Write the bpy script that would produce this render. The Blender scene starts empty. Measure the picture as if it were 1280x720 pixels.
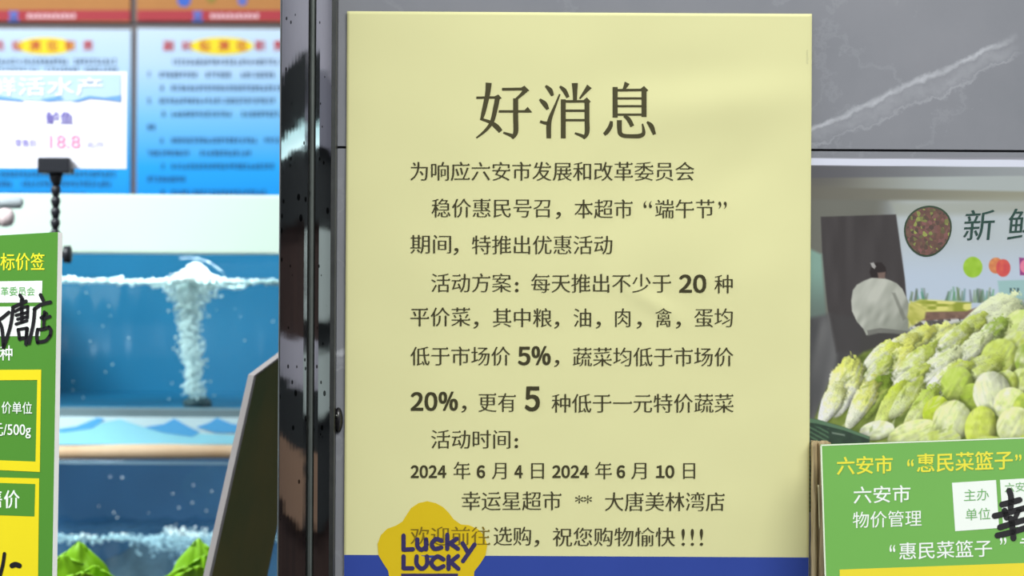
import bpy, bmesh, math, random
import numpy as np
from mathutils import Vector, Matrix, noise as mnoise
random.seed(7)
sc = bpy.context.scene
COL = sc.collection

# ---------------------------------------------------------------- camera, world, lamps, exposure
CAM = Vector((0.0, -1.2, 1.4))
KPX = 0.000361 / 1.2                       # tangent of one pixel of the 1280x720 frame
ROLL = math.radians(0.33)
FWD = Vector((0, 1, 0))
RGT = Vector((math.cos(ROLL), 0, math.sin(ROLL)))
UPV = Vector((-math.sin(ROLL), 0, math.cos(ROLL)))
cd = bpy.data.cameras.new('camera'); cam = bpy.data.objects.new('camera', cd); COL.objects.link(cam)
cam.matrix_world = Matrix(((RGT.x, UPV.x, 0, CAM.x), (RGT.y, UPV.y, -1, CAM.y), (RGT.z, UPV.z, 0, CAM.z), (0, 0, 0, 1)))
cd.sensor_width = 36; cd.lens = 36 / (1280 * KPX); cd.clip_start = 0.02
cd.dof.use_dof = True; cd.dof.focus_distance = 1.2; cd.dof.aperture_fstop = 17
sc.camera = cam

w = bpy.data.worlds.new('market_air'); sc.world = w; w.use_nodes = True
w.node_tree.nodes['Background'].inputs[0].default_value = (0.88, 0.92, 1.0, 1)
w.node_tree.nodes['Background'].inputs[1].default_value = 0.55

def area(name, loc, target, sx, sy, power, col):
    l = bpy.data.lights.new(name, 'AREA'); l.shape = 'RECTANGLE'; l.size = sx; l.size_y = sy; l.energy = power; l.color = col
    o = bpy.data.objects.new(name, l); COL.objects.link(o); o.location = loc
    o.rotation_euler = (Vector(target) - Vector(loc)).to_track_quat('-Z', 'Y').to_euler()
    return o
area('aisle_ceiling_lamp', (0.75, -1.7, 2.9), (0.1, 0, 1.4), 1.6, 0.9, 48, (1.0, 0.99, 0.95))
area('tank_lamp', (-0.95, 0.08, 2.45), (-0.25, 0.8, 1.35), 0.9, 0.5, 9, (0.92, 0.98, 1.0))
area('tank_front_fill', (-0.8, 0.03, 2.1), (-0.2, 0.75, 1.33), 0.5, 0.2, 20, (0.94, 0.99, 1.0))  # added unseen fill, brightens the bubble plume and tank fronts
area('reflection_fill', (-0.5, -1.4, 2.9), (-0.5, -2.6, 1.4), 1.2, 0.4, 22, (0.95, 1.0, 1.0))  # added fill, lights only the bands mirrored in the post
vs = sc.view_settings
vs.view_transform = 'Standard'; vs.look = 'None'; vs.exposure = 0.0; vs.gamma = 1; vs.use_curve_mapping = False

# ---------------------------------------------------------------- pixel geometry: rays and planes
def ray(px, py):
    return FWD + RGT * ((px - 640) * KPX) + UPV * ((360 - py) * KPX)
def at(px, py, Y):
    return CAM + ray(px, py) * (Y - CAM.y)
class Plane:
    def __init__(self, p, n):
        self.p = Vector(p); self.n = Vector(n).normalized()
        if self.n.y > 0: self.n.negate()
    @staticmethod
    def through(a, b, c):
        return Plane(a, (b - a).cross(c - a))
    def hit(self, px, py, off=0.0):
        d = ray(px, py)
        t = (self.p + self.n * off - CAM).dot(self.n) / d.dot(self.n)
        return CAM + d * t

# added fill lights hidden behind the rim and join, brightening plume and lower tank
area('aquarium_fill', at(220, 306, 0.752), at(220, 440, 0.86), 0.5, 0.012, 0.55, (0.92, 0.99, 1.0))
area('aquarium_fill', at(220, 572, 0.752), at(220, 700, 0.86), 0.5, 0.010, 0.35, (0.92, 0.98, 1.0))

# ---------------------------------------------------------------- materials
def lin(c):
    c = c / 255.0
    return c / 12.92 if c <= 0.04045 else ((c + 0.055) / 1.055) ** 2.4
def L3(rgb, k=1.0): return (lin(rgb[0]) * k, lin(rgb[1]) * k, lin(rgb[2]) * k, 1)
MATS = {}
def mat(name, rgb, rough=0.6, metal=0.0, spec=0.35, var=0.06, scale=60, bump=0.0, rgb2=None, coat=0.0):
    if name in MATS: return MATS[name]
    m = bpy.data.materials.new(name); m.use_nodes = True; nt = m.node_tree; n = nt.nodes; b = n['Principled BSDF']
    tc = n.new('ShaderNodeTexCoord'); nz = n.new('ShaderNodeTexNoise'); nz.inputs['Scale'].default_value = scale; nz.inputs['Detail'].default_value = 4
    nt.links.new(tc.outputs['Object'], nz.inputs['Vector'])
    mx = n.new('ShaderNodeMix'); mx.data_type = 'RGBA'
    c = L3(rgb)
    mx.inputs[6].default_value = tuple(v * (1 - var) for v in c[:3]) + (1,)
    mx.inputs[7].default_value = L3(rgb2) if rgb2 else tuple(min(1, v * (1 + var)) for v in c[:3]) + (1,)
    nt.links.new(nz.outputs['Fac'], mx.inputs[0]); nt.links.new(mx.outputs[2], b.inputs['Base Color'])
    b.inputs['Roughness'].default_value = rough; b.inputs['Metallic'].default_value = metal
    b.inputs['Specular IOR Level'].default_value = spec; b.inputs['Coat Weight'].default_value = coat
    if bump:
        bp = n.new('ShaderNodeBump'); bp.inputs['Strength'].default_value = bump; bp.inputs['Distance'].default_value = 0.002
        nt.links.new(nz.outputs['Fac'], bp.inputs['Height']); nt.links.new(bp.outputs[0], b.inputs['Normal'])
    MATS[name] = m
    return m
def vcol_mat(name, rough=0.5, spec=0.3):
    m = bpy.data.materials.new(name); m.use_nodes = True; nt = m.node_tree; b = nt.nodes['Principled BSDF']
    a = nt.nodes.new('ShaderNodeVertexColor'); a.layer_name = 'print'
    nt.links.new(a.outputs[0], b.inputs['Base Color']); b.inputs['Roughness'].default_value = rough; b.inputs['Specular IOR Level'].default_value = spec
    return m
def clear_mat(name, tint, gloss=0.06, rough=0.03, cloud=0.0, cloud_rgb=(200, 220, 225)):
    m = bpy.data.materials.new(name); m.use_nodes = True; nt = m.node_tree; n = nt.nodes; n.clear()
    out = n.new('ShaderNodeOutputMaterial'); tr = n.new('ShaderNodeBsdfTransparent'); gl = n.new('ShaderNodeBsdfGlossy'); mx = n.new('ShaderNodeMixShader')
    tr.inputs[0].default_value = (*tint, 1); gl.inputs['Roughness'].default_value = rough; mx.inputs[0].default_value = gloss
    nt.links.new(tr.outputs[0], mx.inputs[1]); nt.links.new(gl.outputs[0], mx.inputs[2])
    last = mx
    if cloud:
        df = n.new('ShaderNodeBsdfDiffuse'); df.inputs[0].default_value = L3(cloud_rgb)
        nz = n.new('ShaderNodeTexNoise'); nz.inputs['Scale'].default_value = 9; nz.inputs['Detail'].default_value = 6
        tc = n.new('ShaderNodeTexCoord'); nt.links.new(tc.outputs['Object'], nz.inputs['Vector'])
        mr = n.new('ShaderNodeMapRange'); mr.inputs[1].default_value = 0.35; mr.inputs[2].default_value = 0.75; mr.inputs[4].default_value = cloud
        nt.links.new(nz.outputs['Fac'], mr.inputs[0])
        m2 = n.new('ShaderNodeMixShader'); nt.links.new(mr.outputs[0], m2.inputs[0]); nt.links.new(mx.outputs[0], m2.inputs[1]); nt.links.new(df.outputs[0], m2.inputs[2]); last = m2
    nt.links.new(last.outputs[0], out.inputs[0])
    return m

# ---------------------------------------------------------------- object helpers
def origin_of(p):
    v = Vector((0, 0, 0))
    while p is not None:
        v += Vector(p.location); p = p.parent
    return v
def link_mesh(name, me, m, parent=None, loc=None):
    o = bpy.data.objects.new(name, me); COL.objects.link(o)
    ms = m if isinstance(m, (list, tuple)) else [m]
    for x in ms: me.materials.append(x)
    base = origin_of(parent)
    o.parent = parent
    if loc is None:
        if len(me.vertices):
            cs = [v.co for v in me.vertices]
            loc = Vector(((min(c.x for c in cs) + max(c.x for c in cs)) / 2, (min(c.y for c in cs) + max(c.y for c in cs)) / 2, min(c.z for c in cs)))
        else: loc = base
    me.transform(Matrix.Translation(-Vector(loc)))
    o.location = Vector(loc) - base
    return o
def pyd(name, verts, faces, m, parent=None, smooth=False):
    me = bpy.data.meshes.new(name); me.from_pydata([tuple(v) for v in verts], [], faces); me.update()
    bm = bmesh.new(); bm.from_mesh(me); bmesh.ops.recalc_face_normals(bm, faces=bm.faces[:]); bm.to_mesh(me); bm.free()
    if smooth: me.polygons.foreach_set('use_smooth', [True] * len(me.polygons))
    return link_mesh(name, me, m, parent)
def from_bm(name, bm, m, parent=None, smooth=False):
    me = bpy.data.meshes.new(name); bm.to_mesh(me); bm.free()
    if smooth: me.polygons.foreach_set('use_smooth', [True] * len(me.polygons))
    return link_mesh(name, me, m, parent)
def thing(name, label, cat, loc, group=None):
    o = bpy.data.objects.new(name, None); o.empty_display_size = 0.02; COL.objects.link(o); o.location = loc
    o['label'] = label; o['category'] = cat
    if group: o['group'] = group
    return o
def tag(o, label, cat, group=None):
    o['label'] = label; o['category'] = cat
    if group: o['group'] = group
    return o
def struct(o): o['kind'] = 'structure'; return o
def box_bm(bm, lo, hi):
    r = bmesh.ops.create_cube(bm, size=1)
    for v in r['verts']:
        v.co = Vector([(lo[i] + hi[i]) / 2 + v.co[i] * (hi[i] - lo[i]) for i in range(3)])
    return r['verts']
def box(name, lo, hi, m, parent=None, bev=0.0):
    bm = bmesh.new(); box_bm(bm, lo, hi)
    if bev: bmesh.ops.bevel(bm, geom=bm.edges[:], offset=bev, segments=3, affect='EDGES', profile=0.6)
    return from_bm(name, bm, m, parent, smooth=False)
def tube_bm(bm, pts, rads, seg=12, cap=True):
    rings = []
    n = len(pts)
    for i in range(n):
        a = pts[max(0, i - 1)]; b = pts[min(n - 1, i + 1)]
        t = (b - a).normalized(); u = t.orthogonal().normalized() if i == 0 else (pu - t * pu.dot(t)).normalized()
        pu = u; v = t.cross(u)
        rings.append([bm.verts.new(pts[i] + (u * math.cos(2 * math.pi * k / seg) + v * math.sin(2 * math.pi * k / seg)) * rads[i]) for k in range(seg)])
    for i in range(n - 1):
        for k in range(seg):
            bm.faces.new((rings[i][k], rings[i][(k + 1) % seg], rings[i + 1][(k + 1) % seg], rings[i + 1][k]))
    if cap:
        bm.faces.new(rings[0][::-1]); bm.faces.new(rings[-1])
def board_from(name, plane, pxs, thick, m, parent=None, m_edge=None):
    """A board: front outline given on its plane, real thickness behind it."""
    f = [plane.hit(*p) for p in pxs]; b = [p - plane.n * thick for p in f]
    n = len(f)
    me = bpy.data.meshes.new(name)
    me.from_pydata([tuple(v) for v in f + b], [], [tuple(range(n)), tuple(range(2 * n - 1, n - 1, -1))] + [(i, n + i, n + (i + 1) % n, (i + 1) % n) for i in range(n)])
    bm = bmesh.new(); bm.from_mesh(me); bmesh.ops.recalc_face_normals(bm, faces=bm.faces[:]); bm.to_mesh(me); bm.free()
    o = link_mesh(name, me, [m] + ([m_edge] if m_edge else []), parent)
    if m_edge:
        for i, p in enumerate(me.polygons): p.material_index = 0 if i == 0 else 1
    return o

# ---- flat print in pixel coordinates laid on a surface -----------------
def fill_px(polys):
    """even-odd filled outlines (pixel coordinates) -> verts (px) and faces"""
    c = bpy.data.curves.new('outline', 'CURVE'); c.dimensions = '2D'; c.fill_mode = 'BOTH'
    for P in polys:
        s = c.splines.new('POLY'); s.points.add(len(P) - 1); s.use_cyclic_u = True
        for q, (x, y) in zip(s.points, P): q.co = (x, -y, 0, 1)
    o = bpy.data.objects.new('outline', c); COL.objects.link(o)
    bpy.context.view_layer.update()
    me = bpy.data.meshes.new_from_object(o.evaluated_get(bpy.context.evaluated_depsgraph_get()))
    V = [(v.co.x, -v.co.y) for v in me.vertices]; F = [tuple(p.vertices) for p in me.polygons]
    bpy.data.objects.remove(o); bpy.data.curves.remove(c); bpy.data.meshes.remove(me)
    return V, F
def finer(P, L):
    out = []
    for i in range(len(P)):
        (x0, y0), (x1, y1) = P[i], P[(i + 1) % len(P)]; k = max(1, int(math.hypot(x1 - x0, y1 - y0) / L))
        out += [(x0 + (x1 - x0) * t / k, y0 + (y1 - y0) * t / k) for t in range(k)]
    return out
def print_px(name, polys, surf, m, parent, off=0.0003, each=False, sub=None):
    if sub: polys = [finer(P, sub) for P in polys]
    V, F = [], []
    for P in ([[p] for p in polys] if each else [polys]):
        v, f = fill_px(P); k = len(V); V += v; F += [tuple(i + k for i in q) for q in f]
    return pyd(name, [surf(x, y, off) for x, y in V], F, m, parent)

_FC = bpy.data.curves.new('type', 'FONT'); _FO = bpy.data.objects.new('type', _FC)
GC = {}
def glyphs(text):
    if text in GC: return GC[text]
    COL.objects.link(_FO); _FC.body = text; bpy.context.view_layer.update()
    dg = bpy.context.evaluated_depsgraph_get(); cu = _FO.evaluated_get(dg).to_curve(dg)
    out = []
    for s in cu.splines:
        bp = s.bezier_points; n = len(bp); P = []
        for i in range(n):
            a, b = bp[i], bp[(i + 1) % n]
            p0, p1, p2, p3 = a.co, a.handle_right, b.co, b.handle_left
            p1, p2, p3 = a.handle_right, b.handle_left, b.co
            straight = abs((p1 - p0).cross(p3 - p0).z) < 1e-4 and abs((p2 - p0).cross(p3 - p0).z) < 1e-4
            for k in range(1 if straight else 4):
                t = k / 4; u = 1 - t
                q = p0 * u ** 3 + p1 * 3 * u * u * t + p2 * 3 * u * t * t + p3 * t ** 3
                if not P or (abs(q.x - P[-1][0]) + abs(q.y - P[-1][1])) > 1e-4: P.append((q.x, q.y))
        if len(P) > 2: out.append(P)
    _FO.to_curve_clear(); COL.objects.unlink(_FO)
    GC[text] = out
    return out
def sarea(P): return sum(P[i - 1][0] * P[i][1] - P[i][0] * P[i - 1][1] for i in range(len(P))) / 2
def weigh(polys, ex, ey, serif=False):
    """thicken (+) or thin (-) strokes separately across x and y; optional Song-style end triangles"""
    if not polys: return polys
    sg = 1 if sarea(max(polys, key=lambda p: abs(sarea(p)))) > 0 else -1
    out = []
    for P in polys:
        n = len(P); N = []
        for i in range(n):
            ax, ay = P[i]; bx, by = P[(i + 1) % n]; l = math.hypot(bx - ax, by - ay) or 1e-9
            N.append((sg * (by - ay) / l, -sg * (bx - ax) / l, l))
        Q = []
        for i in range(n):
            a, b = N[i - 1], N[i]
            nx = a[0] if abs(a[0]) > abs(b[0]) else b[0]; ny = a[1] if abs(a[1]) > abs(b[1]) else b[1]
            Q.append((P[i][0] + ex * nx, P[i][1] + ey * ny))
        if serif:
            R = []
            for i in range(n):
                R.append(Q[i])
                e = N[i]                           # edge i: a stroke's right end?
                j = (i + 1) % n
                if e[0] > 0.97 and e[2] < 0.11 and N[i - 1][2] > 0.14 and N[j][2] > 0.14 and abs(N[i - 1][1]) > 0.97 and abs(N[j][1]) > 0.97 and (N[i - 1] if P[i][1] > P[j][1] else N[j])[1] > 0.97:
                    top, bot = (Q[i], Q[j]) if Q[i][1] > Q[j][1] else (Q[j], Q[i])
                    tri = [(top[0] - 0.10, top[1]), (top[0] - 0.045, top[1] + 0.06), (top[0] + 0.01, top[1] - 0.005)]
                    if top is Q[i]: R.pop(); R += tri
                    else: R += [bot] if R[-1] != bot else []; R += tri[::-1]; R.append(None)
            Q = []
            skip = None
            for r in R:
                if r is None: skip = True; continue
                if skip: skip = None; continue
                Q.append(r)
        out.append(Q)
    return out
def text_px(text, x0, x1, yc, em, ex=0.0, ey=0.0, serif=False, slope=0.0, fity=None, shear=0.0):
    """outlines of text, spanning x0..x1 in pixels; yc = centre of the CJK body (or fity = (top, bottom) of the ink)"""
    G = weigh(glyphs(text), ex, ey, serif)
    xs = [p[0] for P in G for p in P]; ys = [p[1] for P in G for p in P]
    a, b = min(xs), max(xs)
    if x1 is None: x1 = x0 + (b - a) * em
    kx = (x1 - x0) / (b - a)
    out = []
    for P in G:
        Q = []
        for x, y in P:
            X = x0 + (x - a) * kx
            Y = (fity[1] + (fity[0] - fity[1]) * (y - min(ys)) / (max(ys) - min(ys))) if fity else yc - (y - 0.34) * em
            Q.append((X + shear * (yc - Y), Y + slope * (X - x0)))
        out.append(Q)
    return out
def stroke_px(pts, w=None, cap=True):
    """a brush stroke of varying width -> one outline; pts = (x, y, w)"""
    P = [(p[0], p[1], p[2] if len(p) > 2 else w) for p in pts]
    # resample with Catmull-Rom
    if len(P) > 2:
        R = []
        for i in range(len(P) - 1):
            p0, p1, p2, p3 = P[max(0, i - 1)], P[i], P[i + 1], P[min(len(P) - 1, i + 2)]
            for k in range(6):
                t = k / 6
                R.append(tuple(0.5 * (2 * p1[j] + (p2[j] - p0[j]) * t + (2 * p0[j] - 5 * p1[j] + 4 * p2[j] - p3[j]) * t * t + (3 * p1[j] - p0[j] - 3 * p2[j] + p3[j]) * t ** 3) for j in range(3)))
        R.append(P[-1]); P = R
    Lf, Rt = [], []
    n = len(P)
    for i in range(n):
        a = P[max(0, i - 1)]; b = P[min(n - 1, i + 1)]
        dx, dy = b[0] - a[0], b[1] - a[1]; l = math.hypot(dx, dy) or 1
        nx, ny = -dy / l, dx / l; h = P[i][2] / 2
        Lf.append((P[i][0] + nx * h, P[i][1] + ny * h)); Rt.append((P[i][0] - nx * h, P[i][1] - ny * h))
    out = Lf
    def round_end(c, d, h):
        an = math.atan2(d[1], d[0])
        return [(c[0] + h * math.cos(an + math.pi / 2 - math.pi * k / 6), c[1] + h * math.sin(an + math.pi / 2 - math.pi * k / 6)) for k in range(1, 6)]
    if cap:
        e = P[-1]; q = P[-2]; out = out + round_end(e, (e[0] - q[0], e[1] - q[1]), e[2] / 2)
    out = out + Rt[::-1]
    if cap:
        e = P[0]; q = P[1]; out = out + round_end(e, (e[0] - q[0], e[1] - q[1]), e[2] / 2)
    return out
def quad_px(x0, y0, x1, y1): return [(x0, y0), (x1, y0), (x1, y1), (x0, y1)]

# ================================================================ SETTING
WALL = Plane((0, 0, 0), (0, -1, 0))
def marble():
    m = bpy.data.materials.new('grey_marble_tile'); m.use_nodes = True; nt = m.node_tree; n = nt.nodes; lk = nt.links; b = n['Principled BSDF']
    geo = n.new('ShaderNodeNewGeometry'); sx = n.new('ShaderNodeSeparateXYZ'); lk.new(geo.outputs['Position'], sx.inputs[0])
    def math_(op, a, c=None, d=None):
        q = n.new('ShaderNodeMath'); q.operation = op
        for i, v in enumerate((a, c, d)):
            if v is None: continue
            if isinstance(v, (int, float)): q.inputs[i].default_value = v
            else: lk.new(v, q.inputs[i])
        return q.outputs[0]
    def nz(scale, det=6, rough=0.6):
        q = n.new('ShaderNodeTexNoise'); q.inputs['Scale'].default_value = scale; q.inputs['Detail'].default_value = det; q.inputs['Roughness'].default_value = rough
        lk.new(geo.outputs['Position'], q.inputs['Vector']); return q.outputs['Fac']
    base = n.new('ShaderNodeMix'); base.data_type = 'RGBA'
    base.inputs[6].default_value = L3((122, 126, 132)); base.inputs[7].default_value = L3((150, 151, 157))
    lk.new(nz(14), base.inputs[0])
    # the long pale vein, with a thinner companion
    a = at(1015, 163, 0); c = at(1268, 44, 0)
    d = (c - a); ln = d.length; d.normalize()
    def along(off): 
        return math_('ADD', math_('MULTIPLY', sx.outputs[0], d.x), math_('MULTIPLY_ADD', sx.outputs[2], d.z, -(a.x * d.x + a.z * d.z)))
    dist = math_('ADD', math_('MULTIPLY', sx.outputs[0], -d.z), math_('MULTIPLY_ADD', sx.outputs[2], d.x, a.x * d.z - a.z * d.x))
    t = along(0)
    n1 = nz(38, 5, 0.65)
    def vein(shift, amp, wid, gain):
        dd = math_('ADD', dist, math_('MULTIPLY_ADD', n1, amp, -amp * 0.5 + shift))
        ab = math_('ABSOLUTE', dd)
        mr = n.new('ShaderNodeMapRange'); mr.interpolation_type = 'SMOOTHSTEP'; mr.inputs[1].default_value = wid; mr.inputs[2].default_value = 0; lk.new(ab, mr.inputs[0])
        return math_('MULTIPLY', mr.outputs[0], gain)
    env = n.new('ShaderNodeMapRange'); env.inputs[1].default_value = ln * 1.02; env.inputs[2].default_value = ln * 0.9; lk.new(t, env.inputs[0])
    v = math_('MAXIMUM', vein(0.0, 0.012, 0.0022, 0.85), vein(0.004, 0.03, 0.006, 0.25))
    v = math_('MAXIMUM', v, vein(0.0085, 0.026, 0.0014, 0.34))
    v = math_('MULTIPLY', v, math_('MULTIPLY', env.outputs[0], math_('MULTIPLY_ADD', nz(90, 3), 1.6, -0.2)))
    # faint veins everywhere
    rv = n.new('ShaderNodeMapRange'); rv.inputs[1].default_value = 0.012; rv.inputs[2].default_value = 0.0; rv.inputs[4].default_value = 0.16
    lk.new(math_('ABSOLUTE', math_('SUBTRACT', nz(9, 8, 0.62), 0.5)), rv.inputs[0])
    v = math_('MAXIMUM', v, math_('MULTIPLY', rv.outputs[0], nz(25)))
    mx = n.new('ShaderNodeMix'); mx.data_type = 'RGBA'; lk.new(v, mx.inputs[0]); lk.new(base.outputs[2], mx.inputs[6]); mx.inputs[7].default_value = L3((205, 208, 214))
    lk.new(mx.outputs[2], b.inputs['Base Color']); b.inputs['Roughness'].default_value = 0.32; b.inputs['Specular IOR Level'].default_value = 0.35
    return m
MARB = marble()
xL = at(421, 360, 0).x
zJ = at(1015, 187.5, 0).z; JH = 0.00055
bm = bmesh.new(); box_bm(bm, (xL, 0, zJ + JH), (1.1, 0.012, 2.6)); box_bm(bm, (xL, 0, 0), (1.1, 0.012, zJ - JH))
tiles = struct(from_bm('wall_front', bm, MARB))
GROUT = mat('dark_grout', (50, 50, 54), 0.9)
struct(box('wall_core', (xL, 0.0012, 0), (1.1, 0.11, 2.6), GROUT)).name = 'wall_inner'
PAINT = mat('white_wall_paint', (196, 200, 204), 0.8)
struct(box('wall_rear', (-1.7, 1.62, 0), (1.3, 1.7, 2.6), PAINT))
struct(box('floor', (-2.2, -2.8, -0.05), (2.2, 1.8, 0.0), mat('wet_grey_floor', (110, 110, 108), 0.3, scale=8, var=0.2)))
# unseen bands added behind the camera, shaped to give the post its reflections
bw = bmesh.new()
def slab(x0, x1, z0, z1, dy, mi):
    k = len(bw.faces); box_bm(bw, (x0, -2.7, z0), (x1, -2.6 + dy, z1)); bw.faces.ensure_lookup_table()
    for f in bw.faces[k:]: f.material_index = mi
zc = 1.4
for (x0, x1, bands) in (
    (-2.2, -0.335, [(2.6, .33, 0), (.33, .235, 1), (.20, .09, 1), (.09, -.075, 3), (-.075, -.14, 0), (-.14, -.235, 1), (-.235, -.34, 4), (-.34, -1.4, 3)]),
    (-0.335, 2.2, [(2.6, .30, 0), (.30, .20, 2), (.20, .08, 1), (.08, -.045, 5), (-.045, -.09, 1), (-.09, -.185, 5), (-.185, -.34, 1), (-.34, -.45, 3), (-.45, -1.4, 1)])):
    for (za, zb, mi) in bands: slab(x0, x1, zc + max(zb, -1.4), zc + min(za, 1.2), 0.02 * (mi % 3), mi)
slab(-2.2, -0.335, zc + .20, zc + .235, 0.0, 6)
glow_m = bpy.data.materials.new('reflection_glow'); glow_m.use_nodes = True  # glowing strip added behind the camera for the post's bright reflection
glow_m.node_tree.nodes['Principled BSDF'].inputs['Emission Color'].default_value = (0.6, 1, 1, 1); glow_m.node_tree.nodes['Principled BSDF'].inputs['Emission Strength'].default_value = 1.15
struct(from_bm('reflection_bands', bw, [mat('reflection_grey', (170, 168, 176), 0.7), mat('reflection_dark', (34, 38, 38), 0.7), mat('reflection_slate', (120, 120, 130), 0.7), mat('reflection_brown', (72, 52, 44), 0.7, rgb2=(40, 30, 28), scale=6), mat('reflection_tan', (140, 112, 90), 0.7), mat('reflection_pale', (170, 182, 176), 0.7), glow_m]))

# ================================================================ POLISHED STEEL POST
def steel(name, stain):
    m = bpy.data.materials.new(name); m.use_nodes = True; nt = m.node_tree; n = nt.nodes; lk = nt.links; b = n['Principled BSDF']
    tc = n.new('ShaderNodeTexCoord')
    mp = n.new('ShaderNodeMapping'); mp.inputs['Scale'].default_value = (1, 1, 0.45); lk.new(tc.outputs['Object'], mp.inputs[0])
    vo = n.new('ShaderNodeTexVoronoi'); vo.inputs['Scale'].default_value = 330; vo.inputs['Randomness'].default_value = 1; lk.new(mp.outputs[0], vo.inputs['Vector'])
    nz = n.new('ShaderNodeTexNoise'); nz.inputs['Scale'].default_value = 22; nz.inputs['Detail'].default_value = 3; lk.new(tc.outputs['Object'], nz.inputs['Vector'])
    th = n.new('ShaderNodeMath'); th.operation = 'MULTIPLY_ADD'; th.inputs[1].default_value = 0.9; th.inputs[2].default_value = -0.32; lk.new(nz.outputs['Fac'], th.inputs[0])
    sp = n.new('ShaderNodeMath'); sp.operation = 'LESS_THAN'; lk.new(vo.outputs['Distance'], sp.inputs[0]); lk.new(th.outputs[0], sp.inputs[1])
    mx = n.new('ShaderNodeMix'); mx.data_type = 'RGBA'; mx.inputs[6].default_value = (0.62, 0.62, 0.64, 1); mx.inputs[7].default_value = (0.03, 0.03, 0.03, 1)
    k = n.new('ShaderNodeMath'); k.operation = 'MULTIPLY'; k.inputs[1].default_value = stain; lk.new(sp.outputs[0], k.inputs[0])
    lk.new(k.outputs[0], mx.inputs[0]); lk.new(mx.outputs[2], b.inputs['Base Color'])
    b.inputs['Metallic'].default_value = 1; b.inputs['Roughness'].default_value = 0.02
    bp = n.new('ShaderNodeBump'); bp.inputs['Strength'].default_value = 0.02; bp.inputs['Distance'].default_value = 0.004; lk.new(nz.outputs['Fac'], bp.inputs['Height']); lk.new(bp.outputs[0], b.inputs['Normal'])
    return m
STEEL = steel('polished_steel', 0.9)
STEELD = mat('brushed_dark_steel', (96, 98, 96), 0.38, 1.0, var=0.25, scale=120)
def X(px, Y=0.0): return at(px, 360, Y).x
Z0, Z1 = 0.0, 2.4
def extrude_profile(name, prof, m, parent, smooth=False):
    n = len(prof); V = [(x, y, Z0) for x, y in prof] + [(x, y, Z1) for x, y in prof]
    F = [(i, (i + 1) % n, n + (i + 1) % n, n + i) for i in range(n)] + [tuple(range(n - 1, -1, -1)), tuple(range(n, 2 * n))]
    return pyd(name, V, F, m, parent, smooth)
post = thing('steel_corner_post', 'polished stainless steel corner post with dark splashes at the left end of the marble wall', 'post', (X(385), 0.02, 0))
def convex(xa, ya, xb, yb, bulge, n=8):
    return [(xa + (xb - xa) * i / n, ya + (yb - ya) * i / n - bulge * 4 * (i / n) * (1 - i / n)) for i in range(n + 1)]
extrude_profile('core', [(X(350.3), -0.008), (X(352), -0.0105), (X(420.3), -0.0105), (X(420.8), -0.002), (X(420.8), 0.11), (X(350.3), 0.11)], STEELD, post)
extrude_profile('face_plate', convex(X(353.6), -0.0125, X(386.8), -0.0140, 0.0004) + [(X(386.8), -0.0106), (X(353.6), -0.0106)], STEEL, post)
extrude_profile('face_plate', convex(X(396.2), -0.0130, X(415.2), -0.0125, 0.00025) + [(X(415.2), -0.0106), (X(396.2), -0.0106)], STEEL, post)
extrude_profile('seam_bead', convex(X(387.6), -0.0122, X(395.6), -0.0122, 0.0012) + [(X(395.6), -0.0106), (X(387.6), -0.0106)], mat('satin_steel', (118, 124, 118), 0.42, 1.0, var=0.2, scale=90), post)

bm = bmesh.new(); bmesh.ops.create_uvsphere(bm, u_segments=24, v_segments=14, radius=1)
c = at(423, 525, 0)
for v in bm.verts: v.co = Vector((c.x + v.co.x * 0.0021, -0.0001 + (v.co.y * 0.0035 if v.co.y < 0 else 0), c.z + v.co.z * 0.0058))
plug = thing('rubber_plug', 'small black oval rubber plug on the marble strip beside the steel post', 'plug', c)
from_bm('plug_cap', bm, mat('black_rubber', (26, 24, 26), 0.25, spec=0.6), plug, True)
bm = bmesh.new(); bmesh.ops.create_uvsphere(bm, u_segments=12, v_segments=8, radius=0.0008)
for v in bm.verts: v.co += Vector((c.x - 0.0006, -0.0034, c.z + 0.002))
from_bm('screw_head', bm, STEELD, plug, True)

# ================================================================ YELLOW NOTICE
PAPER = mat('yellow_paper', (227, 225, 168), 0.75, spec=0.2, var=0.025, scale=16)
INK = mat('dark_olive_ink', (74, 70, 42), 0.8, var=0.12, scale=300)
INK_THIN = mat('text_ink', (62, 58, 32), 0.8, var=0.12, scale=300)
NX0, NX1 = at(434.0, 16, 0).x, at(1014.6, 16, 0).x
NZ1 = at(720, 16, 0).z; NZ0 = NZ1 - 0.297
def paper_h(x, z):
    """height of the paper off the tile, with its few soft dents"""
    h = 0.0012 + 0.0006 * mnoise.noise(Vector((x * 14, z * 11, 3.1))) + 0.0003 * mnoise.noise(Vector((x * 40, z * 35, 8.2)))
    def dent(px, py, rx, ry, a, ang=0.0):
        p = at(px, py, 0); dx, dz = x - p.x, z - p.z
        ca, sa = math.cos(ang), math.sin(ang); u = (dx * ca + dz * sa) / rx; v = (-dx * sa + dz * ca) / ry
        return a * math.exp(-u * u - v * v)
    h += dent(905, 128, 0.045, 0.012, 0.0010, 0.1) - dent(880, 95, 0.05, 0.010, 0.0004, 0.05)
    h += dent(815, 378, 0.014, 0.004, 0.0006, -0.55) + dent(960, 340, 0.030, 0.022, 0.0010)
    h += dent(850, 300, 0.02, 0.016, 0.0006, 0.6) - dent(760, 250, 0.008, 0.03, 0.0006) - dent(930, 210, 0.02, 0.012, 0.0007, 0.7)
    return max(0.0004, h)
def on_paper(px, py, off=0.0):
    p = at(px, py, -0.0014); h = paper_h(p.x, p.z)
    p = at(px, py, -h - off)
    return p
nt_root = thing('notice', 'pale yellow printed paper notice with a blue foot band taped to the marble wall', 'notice', (at(724, 400, 0).x, 0, NZ0))
NXN, NZN = 150, 200
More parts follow.
